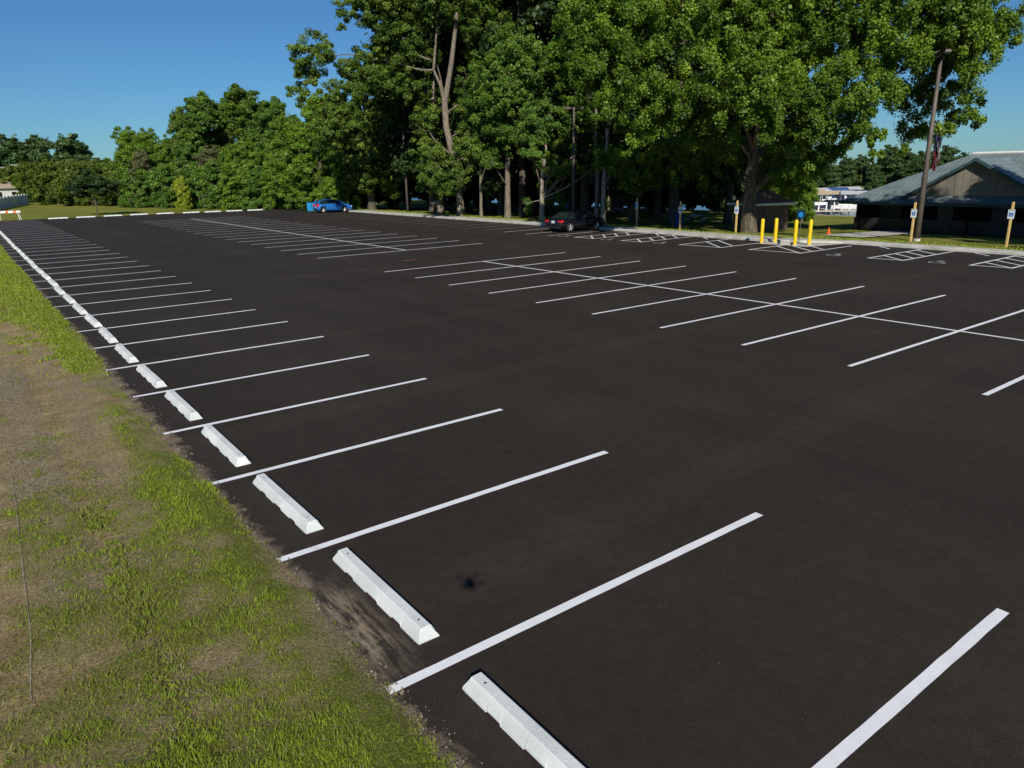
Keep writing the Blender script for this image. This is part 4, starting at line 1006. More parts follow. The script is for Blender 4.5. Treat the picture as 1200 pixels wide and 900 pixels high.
# ------------------------------------------------------------------ trees
def leaf_cloud(blobs, n_leaves, size, rng, sub=.75, density_pow=.67, shell=.55, tintb=.45, droop=.0, flat=.75):
    """blobs: (x,y,z,rx,ry,rz). leaves are gathered in sub-clumps inside every blob."""
    B = np.array(blobs, float); w = (B[:, 3] * B[:, 4] * B[:, 5]) ** density_pow; w /= w.sum()
    V = []; T = []
    for k, b_ in enumerate(B):
        n = max(30, int(n_leaves * w[k])); rr = (b_[3] * b_[4] * b_[5]) ** (1 / 3)
        sr = min(sub, rr * .6); ns = max(3, int(1.15 * (rr / sr) ** 2 * 2.0))
        d = rng.normal(0, 1, (ns, 3)); d /= np.linalg.norm(d, axis=1)[:, None]
        u = shell + (1 - shell) * rng.random(ns) ** .7; u = np.where(rng.random(ns) < .2, rng.random(ns) * shell, u)
        sc = d * u[:, None]; scw = b_[:3] + sc * b_[3:6]
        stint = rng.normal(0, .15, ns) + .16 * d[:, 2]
        which = rng.integers(0, ns, n); g = rng.normal(0, 1, (n, 3)); gn = np.linalg.norm(g, axis=1)[:, None]
        g = g / gn * (rng.random((n, 1)) ** .45); srad = sr * rng.uniform(.55, 1.25, ns)
        c = scw[which] + g * srad[which][:, None] * np.array([1, 1, flat])
        st_ = rng.random(n) < .05; c[st_] = b_[:3] + (d[which] * (.6 + .42 * rng.random((n, 1))) + rng.normal(0, .10, (n, 3)))[st_] * b_[3:6]; c[:, 2] -= droop * rng.random(n) * sr
        nrm = g * .55 + d[which] * .35 + np.array([0, 0, .25]) + rng.normal(0, .55, (n, 3)); nrm /= np.linalg.norm(nrm, axis=1)[:, None]
        ref = rng.normal(0, 1, (n, 3)); a = np.cross(nrm, ref); a /= np.linalg.norm(a, axis=1)[:, None]; bb = np.cross(nrm, a)
        s_ = size * rng.lognormal(0, .28, n)[:, None]
        a = a * s_ * .5; bb = bb * s_ * .42
        q = np.stack([c - a, c + bb + nrm * s_ * .08, c + a - nrm * s_ * .1, c - bb + nrm * s_ * .08], 1)
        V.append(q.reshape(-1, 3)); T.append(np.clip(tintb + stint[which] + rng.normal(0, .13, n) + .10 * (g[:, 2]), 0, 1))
    return np.concatenate(V), np.concatenate(T)

def limb(m, a, b, r0, r1, rng, n=6, sag=.12, nseg=8):
    a = np.array(a, float); b = np.array(b, float); L = np.linalg.norm(b - a); a1, a2 = rng.normal(0, L * .05, 3), rng.normal(0, L * .03, 3)
    pts = []
    for i in range(nseg + 1):
        t = i / nseg; p = a + (b - a) * t; p = p + a1 * math.sin(PI * t) + a2 * math.sin(2 * PI * t); p[2] += -sag * L * math.sin(PI * t) * .5 + 0
        pts.append(p)
    m.tube(pts, [r0 + (r1 - r0) * (i / nseg) for i in range(nseg + 1)], n, cap=False)
    return pts

def make_tree(name, base, trunk, blobs, n_leaves, leaf, bark, size, label, group, rng, sub=.75, r0=.4, limbs=True, flare=.35, limb_max=99, top=.1, droop=0.0, tintb=.45, twigs=True, trunkparts=None, cat='tree', shell=.55):
    """trunk: list of (x,y,z) relative to base; blobs relative to base"""
    r = empty(name, base, 0, label, cat, group)
    tm = MB(); tr = [np.array(p, float) for p in trunk]; H = tr[-1][2] + .01
    # densify the trunk
    pts = []; rad = []
    for i in range(len(tr) - 1):
        for k in range(4):
            t = k / 4; p = tr[i] * (1 - t) + tr[i + 1] * t; pts.append(p)
    pts.append(tr[-1])
    for p in pts:
        t = max(0, p[2]) / H; rad.append(r0 * ((1 - t) ** .75 * (1 - top) + top) * (1 + flare * math.exp(-max(0, p[2]) / .35)))
    tm.tube(pts, rad, 14, cap=False, wob=.16, rng=rng)
    if limbs:
        for b_ in blobs:
            c = np.array(b_[:3]); zt = min(c[2] - .1, max(H * .25, c[2] - np.hypot(c[0], c[1]) * .75 - 1.0)); zt = min(max(zt, H * .2), H * .97)
            i = int(np.argmin([abs(p[2] - zt) for p in pts])); L = np.linalg.norm(c - pts[i])
            if L > limb_max: continue
            rr = min(rad[i] * .45, .015 * L + .02, .13)
            lp = limb(tm, pts[i], c, rr, .02, rng)
            if twigs:
                for q in range(4):
                    dd = rng.normal(0, 1, 3); dd /= np.linalg.norm(dd); e = c + dd * np.array(b_[3:6]) * .8
                    limb(tm, lp[-3] if q % 2 else lp[-1], e, .022, .01, rng, n=4, nseg=4)
    if trunkparts: trunkparts(tm, rng)
    tm.build('trunk', M[bark], r, smooth=True)
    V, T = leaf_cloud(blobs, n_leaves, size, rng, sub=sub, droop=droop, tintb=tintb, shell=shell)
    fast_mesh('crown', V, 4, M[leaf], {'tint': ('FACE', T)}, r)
    return r

def pix_blobs(base, specs, dist0, rng, rsc=1.0, thick=1.0):
    """specs: (px,py,rpx,depth offset) -> blobs relative to base, at real depth"""
    out = []
    for s_ in specs:
        px, py, rp = s_[:3]; dd = s_[3] if len(s_) > 3 else rng.uniform(-2, 2)
        dist = dist0 + dd; p = P(px, py, dist); r = rp / F_ * dist * rsc * 1.0
        out.append((p[0] - base[0], p[1] - base[1], p[2] - base[2], r, r * thick, r * .95))
    return out
def gd(b): return math.hypot(b[0] - CX, b[1] - CY)

rg = np.random.default_rng(5)
# --- the big left tree with the pale forked stem
bL = G(539, 255, 0); dL = gd(bL)
sp = [(366, 62, 22, 0), (352, 75, 10, 0), (360, 96, 12, 1), (348, 108, 9, 1), (385, 70, 9, 0), (425, 8, 18, -1), (405, 12, 12, -1), (402, 32, 5, -1), (455, 8, 32, 0), (500, -12, 40, 0), (470, 45, 30, 1), (436, 82, 26, 2), (408, 78, 12, 1),
      (475, 92, 26, 2), (500, 178, 18, -1), (498, 140, 16, 2), (552, 12, 30, 2), (572, 45, 28, 3), (505, 62, 12, 2), (556, 95, 20, 2), (548, 130, 16, 2), (568, 150, 18, 1),
      (552, 182, 20, -3), (530, 205, 18, -4), (508, 208, 14, -3), (545, 160, 12, 0), (500, 25, 14, 4), (540, -30, 45, 2), (470, -40, 50, 0), (425, -36, 34, 0)]
bK = P(436, 250, 90); bK = (bK[0], bK[1], 0)
spK = [(400, 120, 22, -1), (392, 152, 26, -2), (440, 122, 32, 1), (420, 185, 26, -2), (448, 160, 30, -1), (452, 200, 20, -1), (428, 214, 12, -2), (475, 145, 26, 0), (478, 195, 18, -2), (398, 182, 16, -1), (382, 172, 9, 2), (404, 206, 14, 1), (430, 95, 22, 4), (468, 115, 22, 2), (385, 205, 10, 4), (462, 222, 9, -1), (415, 150, 20, -3)]
make_tree('cottonwood_tree', bK, [(0, 0, -.2), (.2, .1, 4), (-.1, .2, 9), (.2, 0, 14)], pix_blobs(bK, spK, 90, rg, 1.1, 1.1), 190000, 'leaf_left', 'bark_dark', .15, 'big leafy tree spreading behind the left light pole, right of the sky gap', None, rg, sub=.42, r0=.45, tintb=.5)
blL = pix_blobs(bL, sp, dL, rg, 1.08, 1.15)
t1 = [P(540, 250, dL), P(536, 205, dL), P(529, 175, dL), P(523, 150, dL + .4), P(521, 118, dL + .5)]
rel = lambda p, b_: (p[0] - b_[0], p[1] - b_[1], p[2] - b_[2])
def forks(tm, rng):
    a = rel(P(521, 122, dL + .5), bL)
    for e, r_ in (((P(534, 30, dL)), .27), ((P(508, 82, dL)), .19)):
        tm.tube([a, tuple(np.array(a) * .5 + np.array(rel(e, bL)) * .5 + np.array([.15, 0, .2])), rel(e, bL), tuple(np.array(rel(e, bL)) + np.array([.6, -.3, 5]))], [r_, r_ * .85, r_ * .65, .06], 9, cap=False)
    for a_, b_, r_ in (((508, 82, 0), (436, 70, 1.5), .10), ((436, 70, 1.5), (384, 68, .5), .06), ((384, 68, .5), (358, 98, 0), .035), ((384, 68, .5), (360, 60, 0), .035), ((505, 70, 0), (455, 30, 0), .09), ((455, 30, 0), (412, 14, -1), .05)):
        limb(tm, rel(P(a_[0], a_[1], dL + a_[2]), bL), rel(P(b_[0], b_[1], dL + b_[2]), bL), r_, r_ * .55, rng, sag=.05)
trunkL = [(0, 0, -.2)] + [rel(p, bL) for p in t1]
make_tree('cottonwood_tree', (bL[0], bL[1], 0), trunkL, blL, 270000, 'leaf_left', 'bark', .135, 'tallest left tree with a pale forked stem above the kerb', None, rg, sub=.43, r0=.34, trunkparts=forks, tintb=.5, limb_max=5.5, top=.75)
# --- its neighbour at 516
bM = G(516, 253, 0); dM = gd(bM)
sp = [(505, 120, 18, 2), (500, 150, 16, 1), (512, 190, 18, 0), (514, 222, 12, -1), (497, 212, 10, 1), (530, 222, 7, 0), (528, 190, 12, -1)]
make_tree('cottonwood_tree', (bM[0], bM[1], 0), [(0, 0, -.2), (.1, 0, 3), (-.3, 0, 6), (-.2, .2, 10), (.1, 0, 14)], pix_blobs(bM, sp, dM, rg, 1.1), 80000, 'leaf_left', 'bark', .14, 'thick mottled trunk tree just left of the pale forked tree', None, rg, sub=.42, r0=.36, tintb=.48)
# --- maples in the middle
def maple(px, py, specs, lb, n, r0, seed, tr=None, leaf='leaf_maple', bark='bark', size=.135, sc=1.08, tintb=.5):
    rgx = np.random.default_rng(seed); b_ = G(px, py, 0); d_ = gd(b_); bl_ = pix_blobs(b_, specs, d_, rgx, sc, 1.2)
    zt = max(x[2] for x in bl_); cx_ = np.mean([x[0] for x in bl_]); cy_ = np.mean([x[1] for x in bl_])
    tr = tr or [(0, 0, -.2), (.03, .02, 1.5), (.05, 0, 3.5), (cx_ * .2, cy_ * .2, zt * .5), (cx_ * .5, cy_ * .5, zt * .9)]
    return make_tree('maple_tree', (b_[0], b_[1], 0), tr, bl_, int(n * 3.0), leaf, bark, size, lb, None, rgx, sub=.42, r0=r0, tintb=tintb)
maple(564, 256, [(566, 178, 16), (572, 150, 18), (560, 120, 16), (578, 185, 12), (585, 120, 22), (570, 100, 18)], 'slim trunk between the pale forked tree and the wide grey maple', 14000, .16, 21)
maple(595, 257, [(592, 92, 34), (620, 80, 30), (588, 130, 30), (612, 118, 28), (585, 165, 22), (600, 150, 20), (640, 100, 28), (605, 60, 26), (576, 190, 8)], 'grey trunked maple with a dense mid green crown, left of the centre', 46000, .29, 22, leaf='leaf_maple')
maple(635, 260.5, [(655, 120, 28, 4), (640, 145, 24, 0), (668, 148, 24, 4), (692, 160, 18, 4), (625, 160, 20), (650, 172, 18, 3), (680, 180, 16, 4), (636, 190, 12), (648, 200, 9), (622, 180, 10), (617, 240, 7), (640, 222, 8), (700, 190, 12), (668, 205, 14, 1), (652, 232, 10, 1)], 'pale trunked maple with leafy shoots low on its stem', 46000, .22, 23, bark='bark_pale')
maple(699, 263, [(700, 120, 28, 2), (680, 95, 24, 4), (715, 150, 22, 1), (672, 60, 28, 3), (705, 178, 12, 1), (690, 205, 10, 4)], 'left of the two tall trunks rising behind the black sedan', 26000, .20, 24, leaf='leaf_cotton', tintb=.4)
maple(706.5, 264, [(730, 110, 26, 2), (722, 60, 28, 3), (735, 170, 14, 3), (718, 195, 10, 3)], 'right of the two tall trunks rising behind the black sedan', 20000, .20, 25, leaf='leaf_cotton', bark='bark_pale', tintb=.4)
# --- the large cottonwood over the bollards
bR = G(878, 273, 0); dR = gd(bR)
sp = [(690, 20, 36, -6), (668, 45, 18, -6), (740, 35, 40, -7), (700, 70, 28, -7), (795, 25, 40, -8), (760, 85, 34, -8), (730, 118, 26, -7), (690, 105, 18, -6), (790, 110, 26, -8), (755, 140, 18, -7), (790, 142, 14, -7), (715, 82, 26, -5),
      (850, 20, 40, -7), (840, 75, 36, -8), (830, 125, 24, -7), (900, 40, 44, -6), (890, 100, 32, -8), (905, 135, 22, -8), (862, 150, 14, -6), (940, 95, 36, -6), (955, 30, 40, -4), (960, 135, 26, -6), (985, 95, 32, -6), (1000, 40, 36, -5), (1020, 115, 26, -7), (1040, 70, 32, -6), (1055, 25, 34, -5),
      (1080, 105, 24, -7), (1100, 60, 26, -6), (1110, 20, 30, -6), (1150, 20, 26, -5), (1145, 55, 20, -6), (1175, 15, 14, -5), (1180, 45, 9, -5), (1138, 84, 12, -6), (1122, 110, 18, -7), (1142, 138, 8, -7), (1128, 134, 7, -7), (1112, 150, 7, -7), (1092, 148, 11, -7), (1070, 152, 12, -7), (1058, 172, 6, -7),
      (1028, 160, 9, -8), (1024, 178, 7, -8), (1014, 150, 10, -8), (990, 150, 14, -6), (975, 165, 14, -5), (940, 165, 22, -4), (925, 190, 18, -3), (960, 190, 14, -4), (1000, 158, 7, -7), (820, 160, 12, -4), (742, 165, 9, -7), (733, 178, 5, -7), (905, 205, 12, 1), (822, 190, 24, 5), (785, 195, 24, 6), (850, 178, 20, 3), (748, 200, 22, 6), (715, 188, 18, 5), (838, 165, 18, 0), (800, 168, 18, 0), (765, 170, 16, 0), (925, 215, 14, 3), (905, 185, 16, 1), (945, 190, 16, 0),
      (1092, 40, 13, -1), (1118, 62, 11, -1), (1100, 78, 9, .2), (830, -30, 60, -6), (930, -30, 60, -5), (1040, -30, 55, -5), (740, -30, 55, -6), (1120, -30, 40, -5)]
sp = [(q[0], q[1], q[2], (1.5 if 1065 < q[0] < 1130 and q[1] > 40 else q[3] + (3 if q[0] > 1040 else 0))) for q in sp]
blR = pix_blobs(bR, sp, dR, rg, 1.06, 1.15)
def forksR(tm, rng):
    for a, m_, e, r_ in (((880, 205, 0), (886, 165, 0), (896, 90, -3), .36), ((885, 222, 0), (925, 185, 0), (965, 120, -4), .26), ((884, 180, 0), (868, 120, -3), (820, 50, -6), .16), ((940, 160, -2), (1000, 110, -4), (1100, 60, -6), .10), ((884, 190, 0), (840, 130, -3), (740, 60, -7), .12), ((890, 120, -2), (915, 60, -4), (960, 10, -5), .14)):
        q = [rel(P(x, y, dR + o), bR) for x, y, o in (a, m_, e)]
        pts_ = [tuple((1 - t) ** 2 * np.array(q[0]) + 2 * t * (1 - t) * np.array(q[1]) + t * t * np.array(q[2])) for t in np.linspace(0, 1, 9)]
        tm.tube(pts_, list(np.linspace(r_, .05, 9)), 10, cap=False, wob=.12, rng=rng)
make_tree('cottonwood_tree', (bR[0], bR[1], 0), [(0, 0, -.2), rel(P(878, 240, dR), bR), rel(P(881, 205, dR), bR), rel(P(884, 180, dR), bR)], blR, 520000, 'leaf_cotton', 'bark_mid', .115,
          'huge cottonwood with a very thick forked trunk left of the brown shed', None, rg, sub=.42, r0=.50, trunkparts=forksR, tintb=.50, droop=.9, shell=.55, limbs=False, flare=.25, top=.55)

# --- reusable woodland trees
def auto_blobs(rng, H, cb, R, n, egg=.5):
    out = []
    for k in range(n):
        t = (k + rng.random()) / n; z = cb + (H - cb) * t; prof_ = math.sin(PI * min(1, (.18 + .82 * t) ** egg * 1.0)) ** .6 if t < 1 else .2
        rr = R * max(.18, prof_); a = rng.uniform(0, 2 * PI); q = rr * rng.uniform(.25, .75); s_ = R * rng.uniform(.28, .42)
        out.append((q * math.cos(a), q * math.sin(a), z, s_, s_, s_ * .85))
    out.append((0, 0, H - R * .3, R * .35, R * .35, R * .35)); return out
hid = []
def proto(name, seed, H, cb, R, n, leaves, leaf, bark, size, r0, sub=.9, egg=.6, tintb=.45, cat='tree'):
    rgx = np.random.default_rng(seed); bl_ = auto_blobs(rgx, H, cb, R, n, egg)
    return make_tree(name, (0, 0, 0), [(0, 0, -.3), (.1, .05, H * .25), (-.1, .1, H * .5), (.1, -.1, H * .75), (0, 0, H * .92)], bl_, leaves, leaf, bark, size, 'x', None, rgx, sub=sub, r0=r0, tintb=tintb, cat=cat)
used = set()
def place(pr, loc_, lb, sc=(1, 1, 1), rz=None, group=None, leaf=None, name=None, sink=0):
    rz = rg.uniform(0, 2 * PI) if rz is None else rz
    if pr.name not in used and leaf is None: used.add(pr.name); o = pr; o.location = loc_; o.rotation_euler = (0, 0, rz); o.scale = sc
    else: o = copy_tree(pr, loc=loc_, rz=rz, scale=sc)
    o['label'] = lb
    if group: o['group'] = group
    if name: o.name = name
    if leaf:
        for ch in [c for c in D.objects if c.parent == o and c.name.startswith('crown')]:
            key = ch.data.name + leaf
            if key not in D.meshes: m_ = ch.data.copy(); m_.name = key; m_.materials[0] = M[leaf]
            ch.data = D.meshes[key]
    return o
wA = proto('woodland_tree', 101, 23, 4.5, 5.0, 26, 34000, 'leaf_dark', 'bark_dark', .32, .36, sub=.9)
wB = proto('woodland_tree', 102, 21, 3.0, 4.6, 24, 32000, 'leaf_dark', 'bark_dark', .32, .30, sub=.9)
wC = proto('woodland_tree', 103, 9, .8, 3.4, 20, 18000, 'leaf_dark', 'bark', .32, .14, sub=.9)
hA = proto('broadleaf_tree', 104, 16, 2.0, 5.5, 26, 90000, 'leaf_maple', 'bark_dark', .21, .32, sub=.7)
hB = proto('broadleaf_tree', 105, 12, 1.0, 4.6, 24, 70000, 'leaf_bright', 'bark_dark', .20, .24, sub=.65)
bA = proto('hedge_bush', 106, 6.5, .3, 4.2, 26, 44000, 'leaf_olive', 'bark_dark', .21, .14, sub=.6, cat='bush')
bB = proto('hedge_bush', 107, 5.0, .2, 3.2, 20, 36000, 'leaf_maple', 'bark_dark', .18, .10, sub=.5, cat='bush')
fA = proto('distant_tree', 108, 12, .8, 6.0, 22, 26000, 'leaf_far', 'bark_dark', .42, .3, sub=1.0)

gsp = lambda x, y: float(terrain(x, y))
GW = 'shaded trees in the depth of the woods'
LW = 'dark shaded tree in the depth of the woods behind the kerb'
rg = np.random.default_rng(9)
for X0_, step, pr_list in ((45.5, 6.0, (wB, wA)), (51.5, 6.0, (wA, wB)), (58.5, 6.5, (wC, wA, wB)), (66, 6.5, (wC, wA)), (73, 7, (wC, wB, wC))):
    y = 31.0; k = 0
    while y < 112:
        xx, yy = X0_ + rg.uniform(-1.4, 1.4), y + rg.uniform(-1.6, 1.6); pr_ = pr_list[k % len(pr_list)]
        px, py = proj(xx, yy, 0)
        lim = 893 if X0_ < 50 else 880
        clear = not (770 < px < 872 and X0_ < 70)
        if px < lim and px > 455 + (12 if X0_ > 55 else 0) and (clear or (X0_ < 60 and (px < 800 or px > 850) and pr_ is not wC and X0_ != 58.5)):
            s_ = rg.uniform(.85, 1.15); place(pr_, (xx, yy, gsp(xx, yy)), LW, (s_, s_, s_ * rg.uniform(.95, 1.1)), group=GW)
        y += step; k += 1
y = 46
while y < 175:
    xx = 84 + rg.uniform(-2.5, 2.5); px, py = proj(xx, y, -1.5)
    if px < 905: s_ = rg.uniform(1.0, 1.4); place(wC, (xx, y, gsp(xx, y)), 'dark leafy thicket tree on the lake shore behind the woods', (s_, s_, s_ * .9), group='thicket along the near lake shore')
    y += 4.2
# filler crowns straight behind the kerb between the hero trees (near Y 60-78)
for px, dist, pr_, sc, lf, lb in ((412, 96, hB, 1.0, 'leaf_bright', 'bright green leafy tree just right of the blue hatchback'), (428, 102, wC, 1.3, 'leaf_dark', 'tree behind the near end of the far kerb'), (462, 100, wC, 1.2, 'leaf_dark', 'low leafy tree left of the left light pole'),
                                  (380, 96, hB, 1.05, 'leaf_bright', 'bright green tree behind the blue hatchback'), (350, 100, hB, .85, 'leaf_bright', 'bright low tree left of the recycling bin')):
    p = P(px, 250, dist); place(pr_, (p[0], p[1], gsp(p[0], p[1])), lb, (sc, sc, sc), leaf=lf)

# --- tree line at the back left
def top_place(pr, H, px, py_top, dist, lb, wid=1.0, leaf=None, group=None, rz=None):
    p = P(px, py_top, dist); s_ = max(.2, p[2] / H); return place(pr, (p[0], p[1], gsp(p[0], p[1])), lb, (s_ * wid, s_ * wid, s_), leaf=leaf, group=group, rz=rz)
for px, top, dist, wid, lb in ((-12, 166, 250, 1.2, 'distant dark tree at the very left edge of the photo'), (8, 167, 240, 1.2, 'distant dark tree second from the left edge'), (30, 171, 245, 1.1, 'distant dark tree behind the olive hedge, third from the left'), (47, 167, 235, .9, 'distant dark tree just left of the gap of sky'),
                               (81, 166, 205, 1.05, 'round dark tree standing alone on the left skyline'), (98, 178, 210, .7, 'small dark tree right of the round skyline tree'), (62, 188, 235, .9, 'low pale tree in the gap of the left skyline'), (118, 189, 320, 1.6, 'faint distant tree line left of the bright green tree')):
    top_place(fA, 12, px, top, dist, lb, wid)
for px, top, dist, wid, lf, lb in ((146, 158, 140, 1.05, 'leaf_bright', 'bright green tree standing highest left of the brown tree'), (173, 160, 136, .95, 'leaf_bright', 'bright green tree second in the hedge line'), (192, 172, 130, .9, 'leaf_bright', 'smaller bright green tree left of the tall dark trees'),
                                   (166, 182, 128, .9, 'leaf_brown', 'brownish thin leaved tree in the hedge line, left'), (246, 178, 118, 1.1, 'leaf_brown', 'greyish brown tree in the middle of the hedge line'), (286, 170, 112, .95, 'leaf_bright', 'yellow green tree right of the greyish brown tree'),
                                   (266, 180, 114, .8, 'leaf_bright', 'yellow green tree between the brown tree and the bin'), (318, 172, 106, .7, 'leaf_bright', 'leafy green tree left of the blue hatchback'), (345, 182, 103, .6, 'leaf_bright', 'low green tree behind the light blue bin'), (214, 172, 124, .95, 'leaf_maple', 'dark green tree in the hedge line')):
    top_place(hB, 12, px, top, dist, lb, wid, leaf=lf)
for px, top, dist, wid, lf, lb in ((207, 136, 156, .75, 'leaf_left', 'tall dark tree at the left of the back group'), (232, 116, 158, 1.15, 'leaf_maple', 'broad dark tree second of the back group'), (283, 106, 160, 1.25, 'leaf_left', 'tallest broad crowned tree of the back group'),
                               (318, 118, 156, 1.05, 'leaf_maple', 'broad tree right of the tallest one in the back group'), (258, 122, 163, 1.0, 'leaf_left', 'broad dark tree left of the tallest one in the back group'), (346, 140, 150, .8, 'leaf_left', 'tree sloping down beside the sky gap'), (366, 156, 144, .7, 'leaf_maple', 'tree at the foot of the sky gap')):
    top_place(hA, 16, px, top, dist, lb, wid, leaf=lf)
# hedge bushes
for px, top, dist, wid, lf, lb in ((10, 199, 186, .9, 'leaf_olive', 'olive hedge bush beside the plank fence'), (34, 194, 180, 1.0, 'leaf_olive', 'olive hedge bush second from the plank fence'), (60, 192, 160, 1.05, 'leaf_olive', 'olive hedge bush third from the plank fence'), (84, 192, 148, .95, 'leaf_olive', 'olive hedge bush behind the young sapling'),
                                   (108, 193, 145, .9, 'leaf_olive', 'olive hedge bush right of the young sapling'), (132, 194, 140, .9, 'leaf_olive', 'olive hedge bush under the bright green tree')):
    top_place(bA, 6.5, px, top, dist, lb, wid, leaf=lf)
for px, top, dist, lf, lb in ((150, 202, 130, 'leaf_maple', 'green shrub left of the yellow bush'), (170, 205, 126, 'leaf_maple', 'dark green shrub left of the yellow bush'), (192, 200, 122, 'leaf_maple', 'green shrub behind the yellow bush'),
                              (228, 200, 116, 'leaf_maple', 'green shrub right of the yellow bush'), (252, 196, 112, 'leaf_maple', 'green shrub left of the thin dark post'), (276, 198, 108, 'leaf_bright', 'light green shrub in the right half of the hedge'), (300, 202, 105, 'leaf_maple', 'dark green shrub in the right half of the hedge'),
                              (322, 205, 103, 'leaf_bright', 'light green shrub by the end of the wheel stop row'), (346, 208, 100, 'leaf_bright', 'light green shrub left of the bin'), (368, 205, 97, 'leaf_bright', 'light green shrub directly behind the bin'), (392, 210, 92, 'leaf_bright', 'light green shrub behind the blue hatchback roof'), (417, 231, 92, 'leaf_bright', 'small bright bush at the end of the long kerb')):
    top_place(bB, 5.0, px, top, dist, lb, 1.0, leaf=lf)
top_place(bB, 5.0, 212, 212, 112, 'small yellow green bush glowing in front of the hedge', .62, leaf='leaf_yellow')
for px, dist in ((44, 150), (120, 142), (97, 140)):
    pass
# sapling on the back lawn
rgx = np.random.default_rng(31); b_ = G(114, 252.5, 0)
make_tree('sapling_tree', (b_[0], b_[1], 0), [(0, 0, -.1), (.05, 0, 1), (0, 0, 2.5), (0, .05, 4.6)], [(0, 0, 3.2, 1.7, 1.7, 1.2), (.9, -.6, 2.6, .9, .9, .6), (-1.1, .7, 2.6, .9, .9, .6), (.2, 0, 4.3, .9, .9, .8), (-.4, .3, 3.9, 1, 1, .8), (1.1, -.9, 3.3, .8, .8, .6), (-1.2, .9, 3.4, .8, .8, .6)], 18000, 'leaf_dark', 'bark_dark', .14,
          'young sapling with a round crown alone on the back lawn', None, rgx, sub=.45, r0=.06, tintb=.6).scale = (1.35, 1.35, 1.08)
# thin posts on the back lawn
for px, py, h, lb in ((240, 248.5, 2.2, 'thin dark stake at the edge of the back lawn'), (317.5, 245.5, 1.4, 'thin pale stake near the end of the wheel stops')):
    g = G(px, py); r = MB().tube([(0, 0, 0), (0, 0, h)], .04, 6).build('stake', M['steel_brown'], loc=(g[0], g[1], -.05)); tag(r, lb, 'stake')
# --- right side: trees out toward the lake and far shore
for px, py, dist, pr_, H_, wid, lf, lb in ((948, 170, 72, hB, 12, .8, 'leaf_bright', 'sunlit tree on the lake shore left of the tan canopy'), (925, 150, 84, hB, 12, .9, 'leaf_cotton', 'green tree on the shore behind the brown shed'), (938, 200, 74, bB, 5, .9, 'leaf_bright', 'leafy bush by the shore behind the bollards')):
    top_place(pr_, H_, px, py, dist, lb, wid, leaf=lf)
k = 0
for px in range(925, 1330, 17):
    dist = 196 + (k % 3) * 9; top = 187 + rg.uniform(-6, 5) - (8 if 1040 < px < 1125 else 0)
    p = P(px, top, dist); s_ = max(.4, (p[2] + 1.2) / 12)
    place(fA, (p[0], p[1], gsp(p[0], p[1])), 'dark green tree on the far shore of the lake', (s_ * 1.15, s_ * 1.15, s_), group='trees on the far shore')
    k += 1
place(wC, (41.6, 36.3, 0), 'small leafy undergrowth tree by the first sign post', (.01, .01, .01)) if False else None
# short leaning trunk beside the first post
g = G(741, 257, 0); tm = MB().tube([(0, 0, -.1), (-.03, .02, .6), (-.1, .05, 1.55)], [.22, .18, .16], 10, wob=.1, rng=rg); o = tm.build('tree_stump', M['bark_pale'], loc=(g[0] + .6, g[1], -.05)); tag(o, 'pale broken tree stump behind the first sign post', 'tree stump')
# off-frame trees on the right whose shade falls over the building
shT = proto('shade_tree', 109, 15, 3.5, 5.0, 26, 15000, 'leaf_maple', 'bark', .30, .3, sub=.8)
for (xx, yy, s_, lb) in ((42.6, 4.6, 1.0, 'leafy tree beyond the right edge nearest the kerb, shading the building'), (48.2, 6.4, .78, 'shorter leafy tree beyond the right edge, close to the building front'), (46.5, -5, 1.15, 'rearmost leafy tree beyond the right edge'), (50.5, -1.0, 1.0, 'leafy tree beyond the right edge behind the shorter one')):
    place(shT, (xx, yy, gsp(xx, yy)), lb, (s_, s_, s_))
# low grass along the woodland edge
n = 9000; y = RNG.uniform(9, 79, n); x = np.where(y > 22, 38.8, 39.85) + np.abs(RNG.normal(0, .45, n)); h = RNG.uniform(.06, .2, n); az = RNG.uniform(0, PI, n); w = RNG.uniform(.03, .07, n)
zz = -.04 + 0 * x; q = np.stack([np.stack([x - np.cos(az) * w, y - np.sin(az) * w, zz], -1), np.stack([x + np.cos(az) * w, y + np.sin(az) * w, zz], -1), np.stack([x + np.cos(az) * w * .3 + .03, y + np.sin(az) * w * .3, zz + h + .08], -1), np.stack([x - np.cos(az) * w * .3 + .03, y - np.sin(az) * w * .3, zz + h + .06], -1)], 1).reshape(-1, 3)
tag(fast_mesh('kerbside_grass', q, 4, M['grass_blade'], {'tint': ('FACE', np.clip(RNG.normal(.6, .15, n), 0, 1))}), 'unmown grass fringe behind the concrete kerb', 'grass', kind='stuff')

for pr_ in (wA, wB, wC, hA, hB, bA, bB, fA, shT):   # a pattern tree that was never stood anywhere is removed
    if pr_['label'] == 'x':
        for ch in list(pr_.children): D.objects.remove(ch)
        D.objects.remove(pr_)

# ------------------------------------------------------------------ the camera drone, hovering just behind the lens
dp = np.array([CX, CY, CH]) - FW * .32 + np.array([0, 0, .02])
r = empty('drone', tuple(dp), -YAW + .35, 'small dark quadcopter hovering over the lot', 'drone'); r.scale = (.72, .72, .72)
MB().box((0, 0, 0), (.13, .20, .09), 0, .8).build('body', M['drone'], r, bevel=.012)
for sx in (-1, 1):
    for sy in (-1, 1):
        a = MB().tube([(sx * .04, sy * .07, .02), (sx * .15, sy * .14 , .035)], .008, 6).lathe([(.0, .02), (.02, .02), (.02, .06), (0, .065)], (sx * .15, sy * .14, .0), 10).build('arm', M['drone'], r)
        MB().box((sx * .15, sy * .14, .07), (.15, .014, .003), .5 * sx + sy).build('rotor', M['drone'], a)

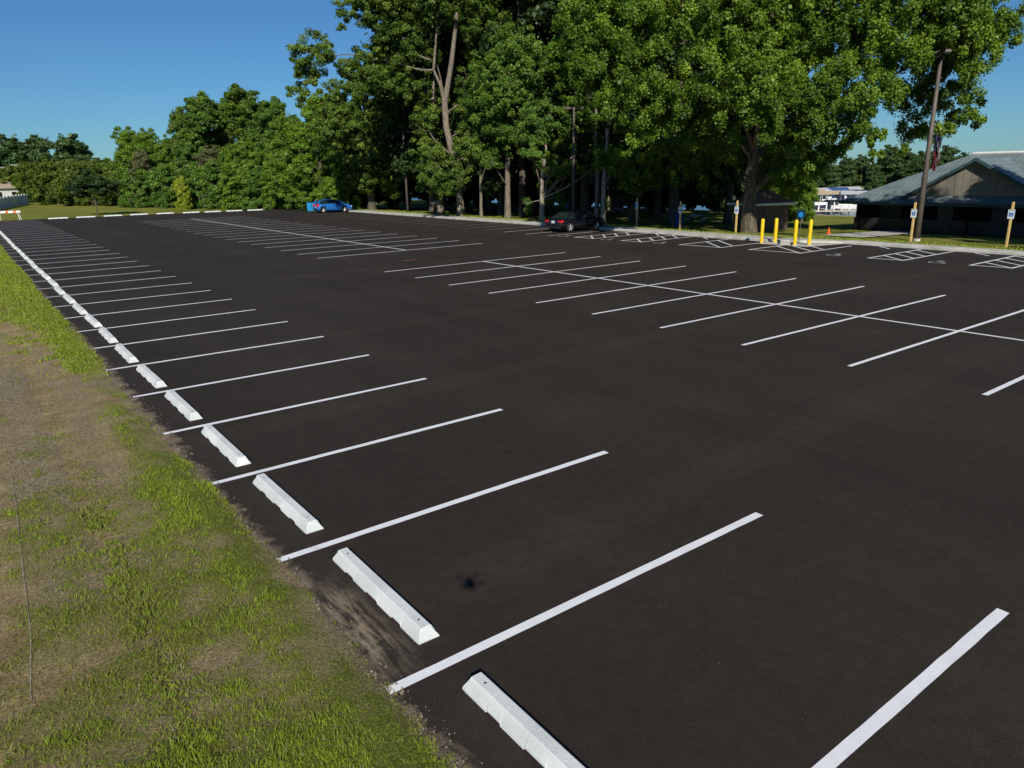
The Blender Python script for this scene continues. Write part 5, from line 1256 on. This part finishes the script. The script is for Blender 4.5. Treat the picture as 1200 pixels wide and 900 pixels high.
# ------------------------------------------------------------------ light, sky, camera
sun_az = math.radians(-147.28); sun_el = math.radians(31.1)
w = D.worlds.new('World'); bpy.context.scene.world = w; w.use_nodes = True; ns = w.node_tree.nodes; ns.clear()
o_ = ns.new('ShaderNodeOutputWorld'); bg = ns.new('ShaderNodeBackground'); sk = ns.new('ShaderNodeTexSky'); sk.sky_type = 'NISHITA'; sk.sun_disc = False
sk.sun_elevation = sun_el; sk.sun_rotation = sun_az % (2 * PI); sk.air_density = 1.0; sk.dust_density = .1; sk.ozone_density = 3.0; sk.altitude = 200
bg.inputs[1].default_value = .066
tint = ns.new('ShaderNodeMix'); tint.data_type = 'RGBA'; tint.blend_type = 'MULTIPLY'; tint.inputs[0].default_value = 1; tint.inputs[7].default_value = (.42, .765, 1.09, 1)
w.node_tree.links.new(sk.outputs[0], tint.inputs[6]); w.node_tree.links.new(tint.outputs[2], bg.inputs[0]); w.node_tree.links.new(bg.outputs[0], o_.inputs[0])
sl_ = D.lights.new('sun', 'SUN'); sl_.energy = 4.9; sl_.angle = math.radians(.53); sl_.color = (1.0, .93, .82)
so = D.objects.new('sun', sl_); C.objects.link(so)
sd = Vector((math.sin(sun_az) * math.cos(sun_el), math.cos(sun_az) * math.cos(sun_el), math.sin(sun_el)))
so.rotation_euler = sd.to_track_quat('Z', 'Y').to_euler(); so.location = (0, 0, 30)
cam = D.cameras.new('camera'); co = D.objects.new('camera', cam); C.objects.link(co)
cam.sensor_width = 36; cam.lens = F_ / 1200 * 36; cam.clip_start = .05; cam.clip_end = 6000
m = Matrix.Identity(4)
for i in range(3): m[i][0] = AX[i]; m[i][1] = BX[i]; m[i][2] = -FW[i]
m.translation = (CX, CY, CH); co.matrix_world = m
sc = bpy.context.scene; sc.camera = co
sc.view_settings.view_transform = 'Standard'; sc.view_settings.look = 'None'; sc.view_settings.exposure = 0; sc.view_settings.gamma = 1
sc.cycles.max_bounces = 6; sc.cycles.diffuse_bounces = 3; sc.cycles.transmission_bounces = 3
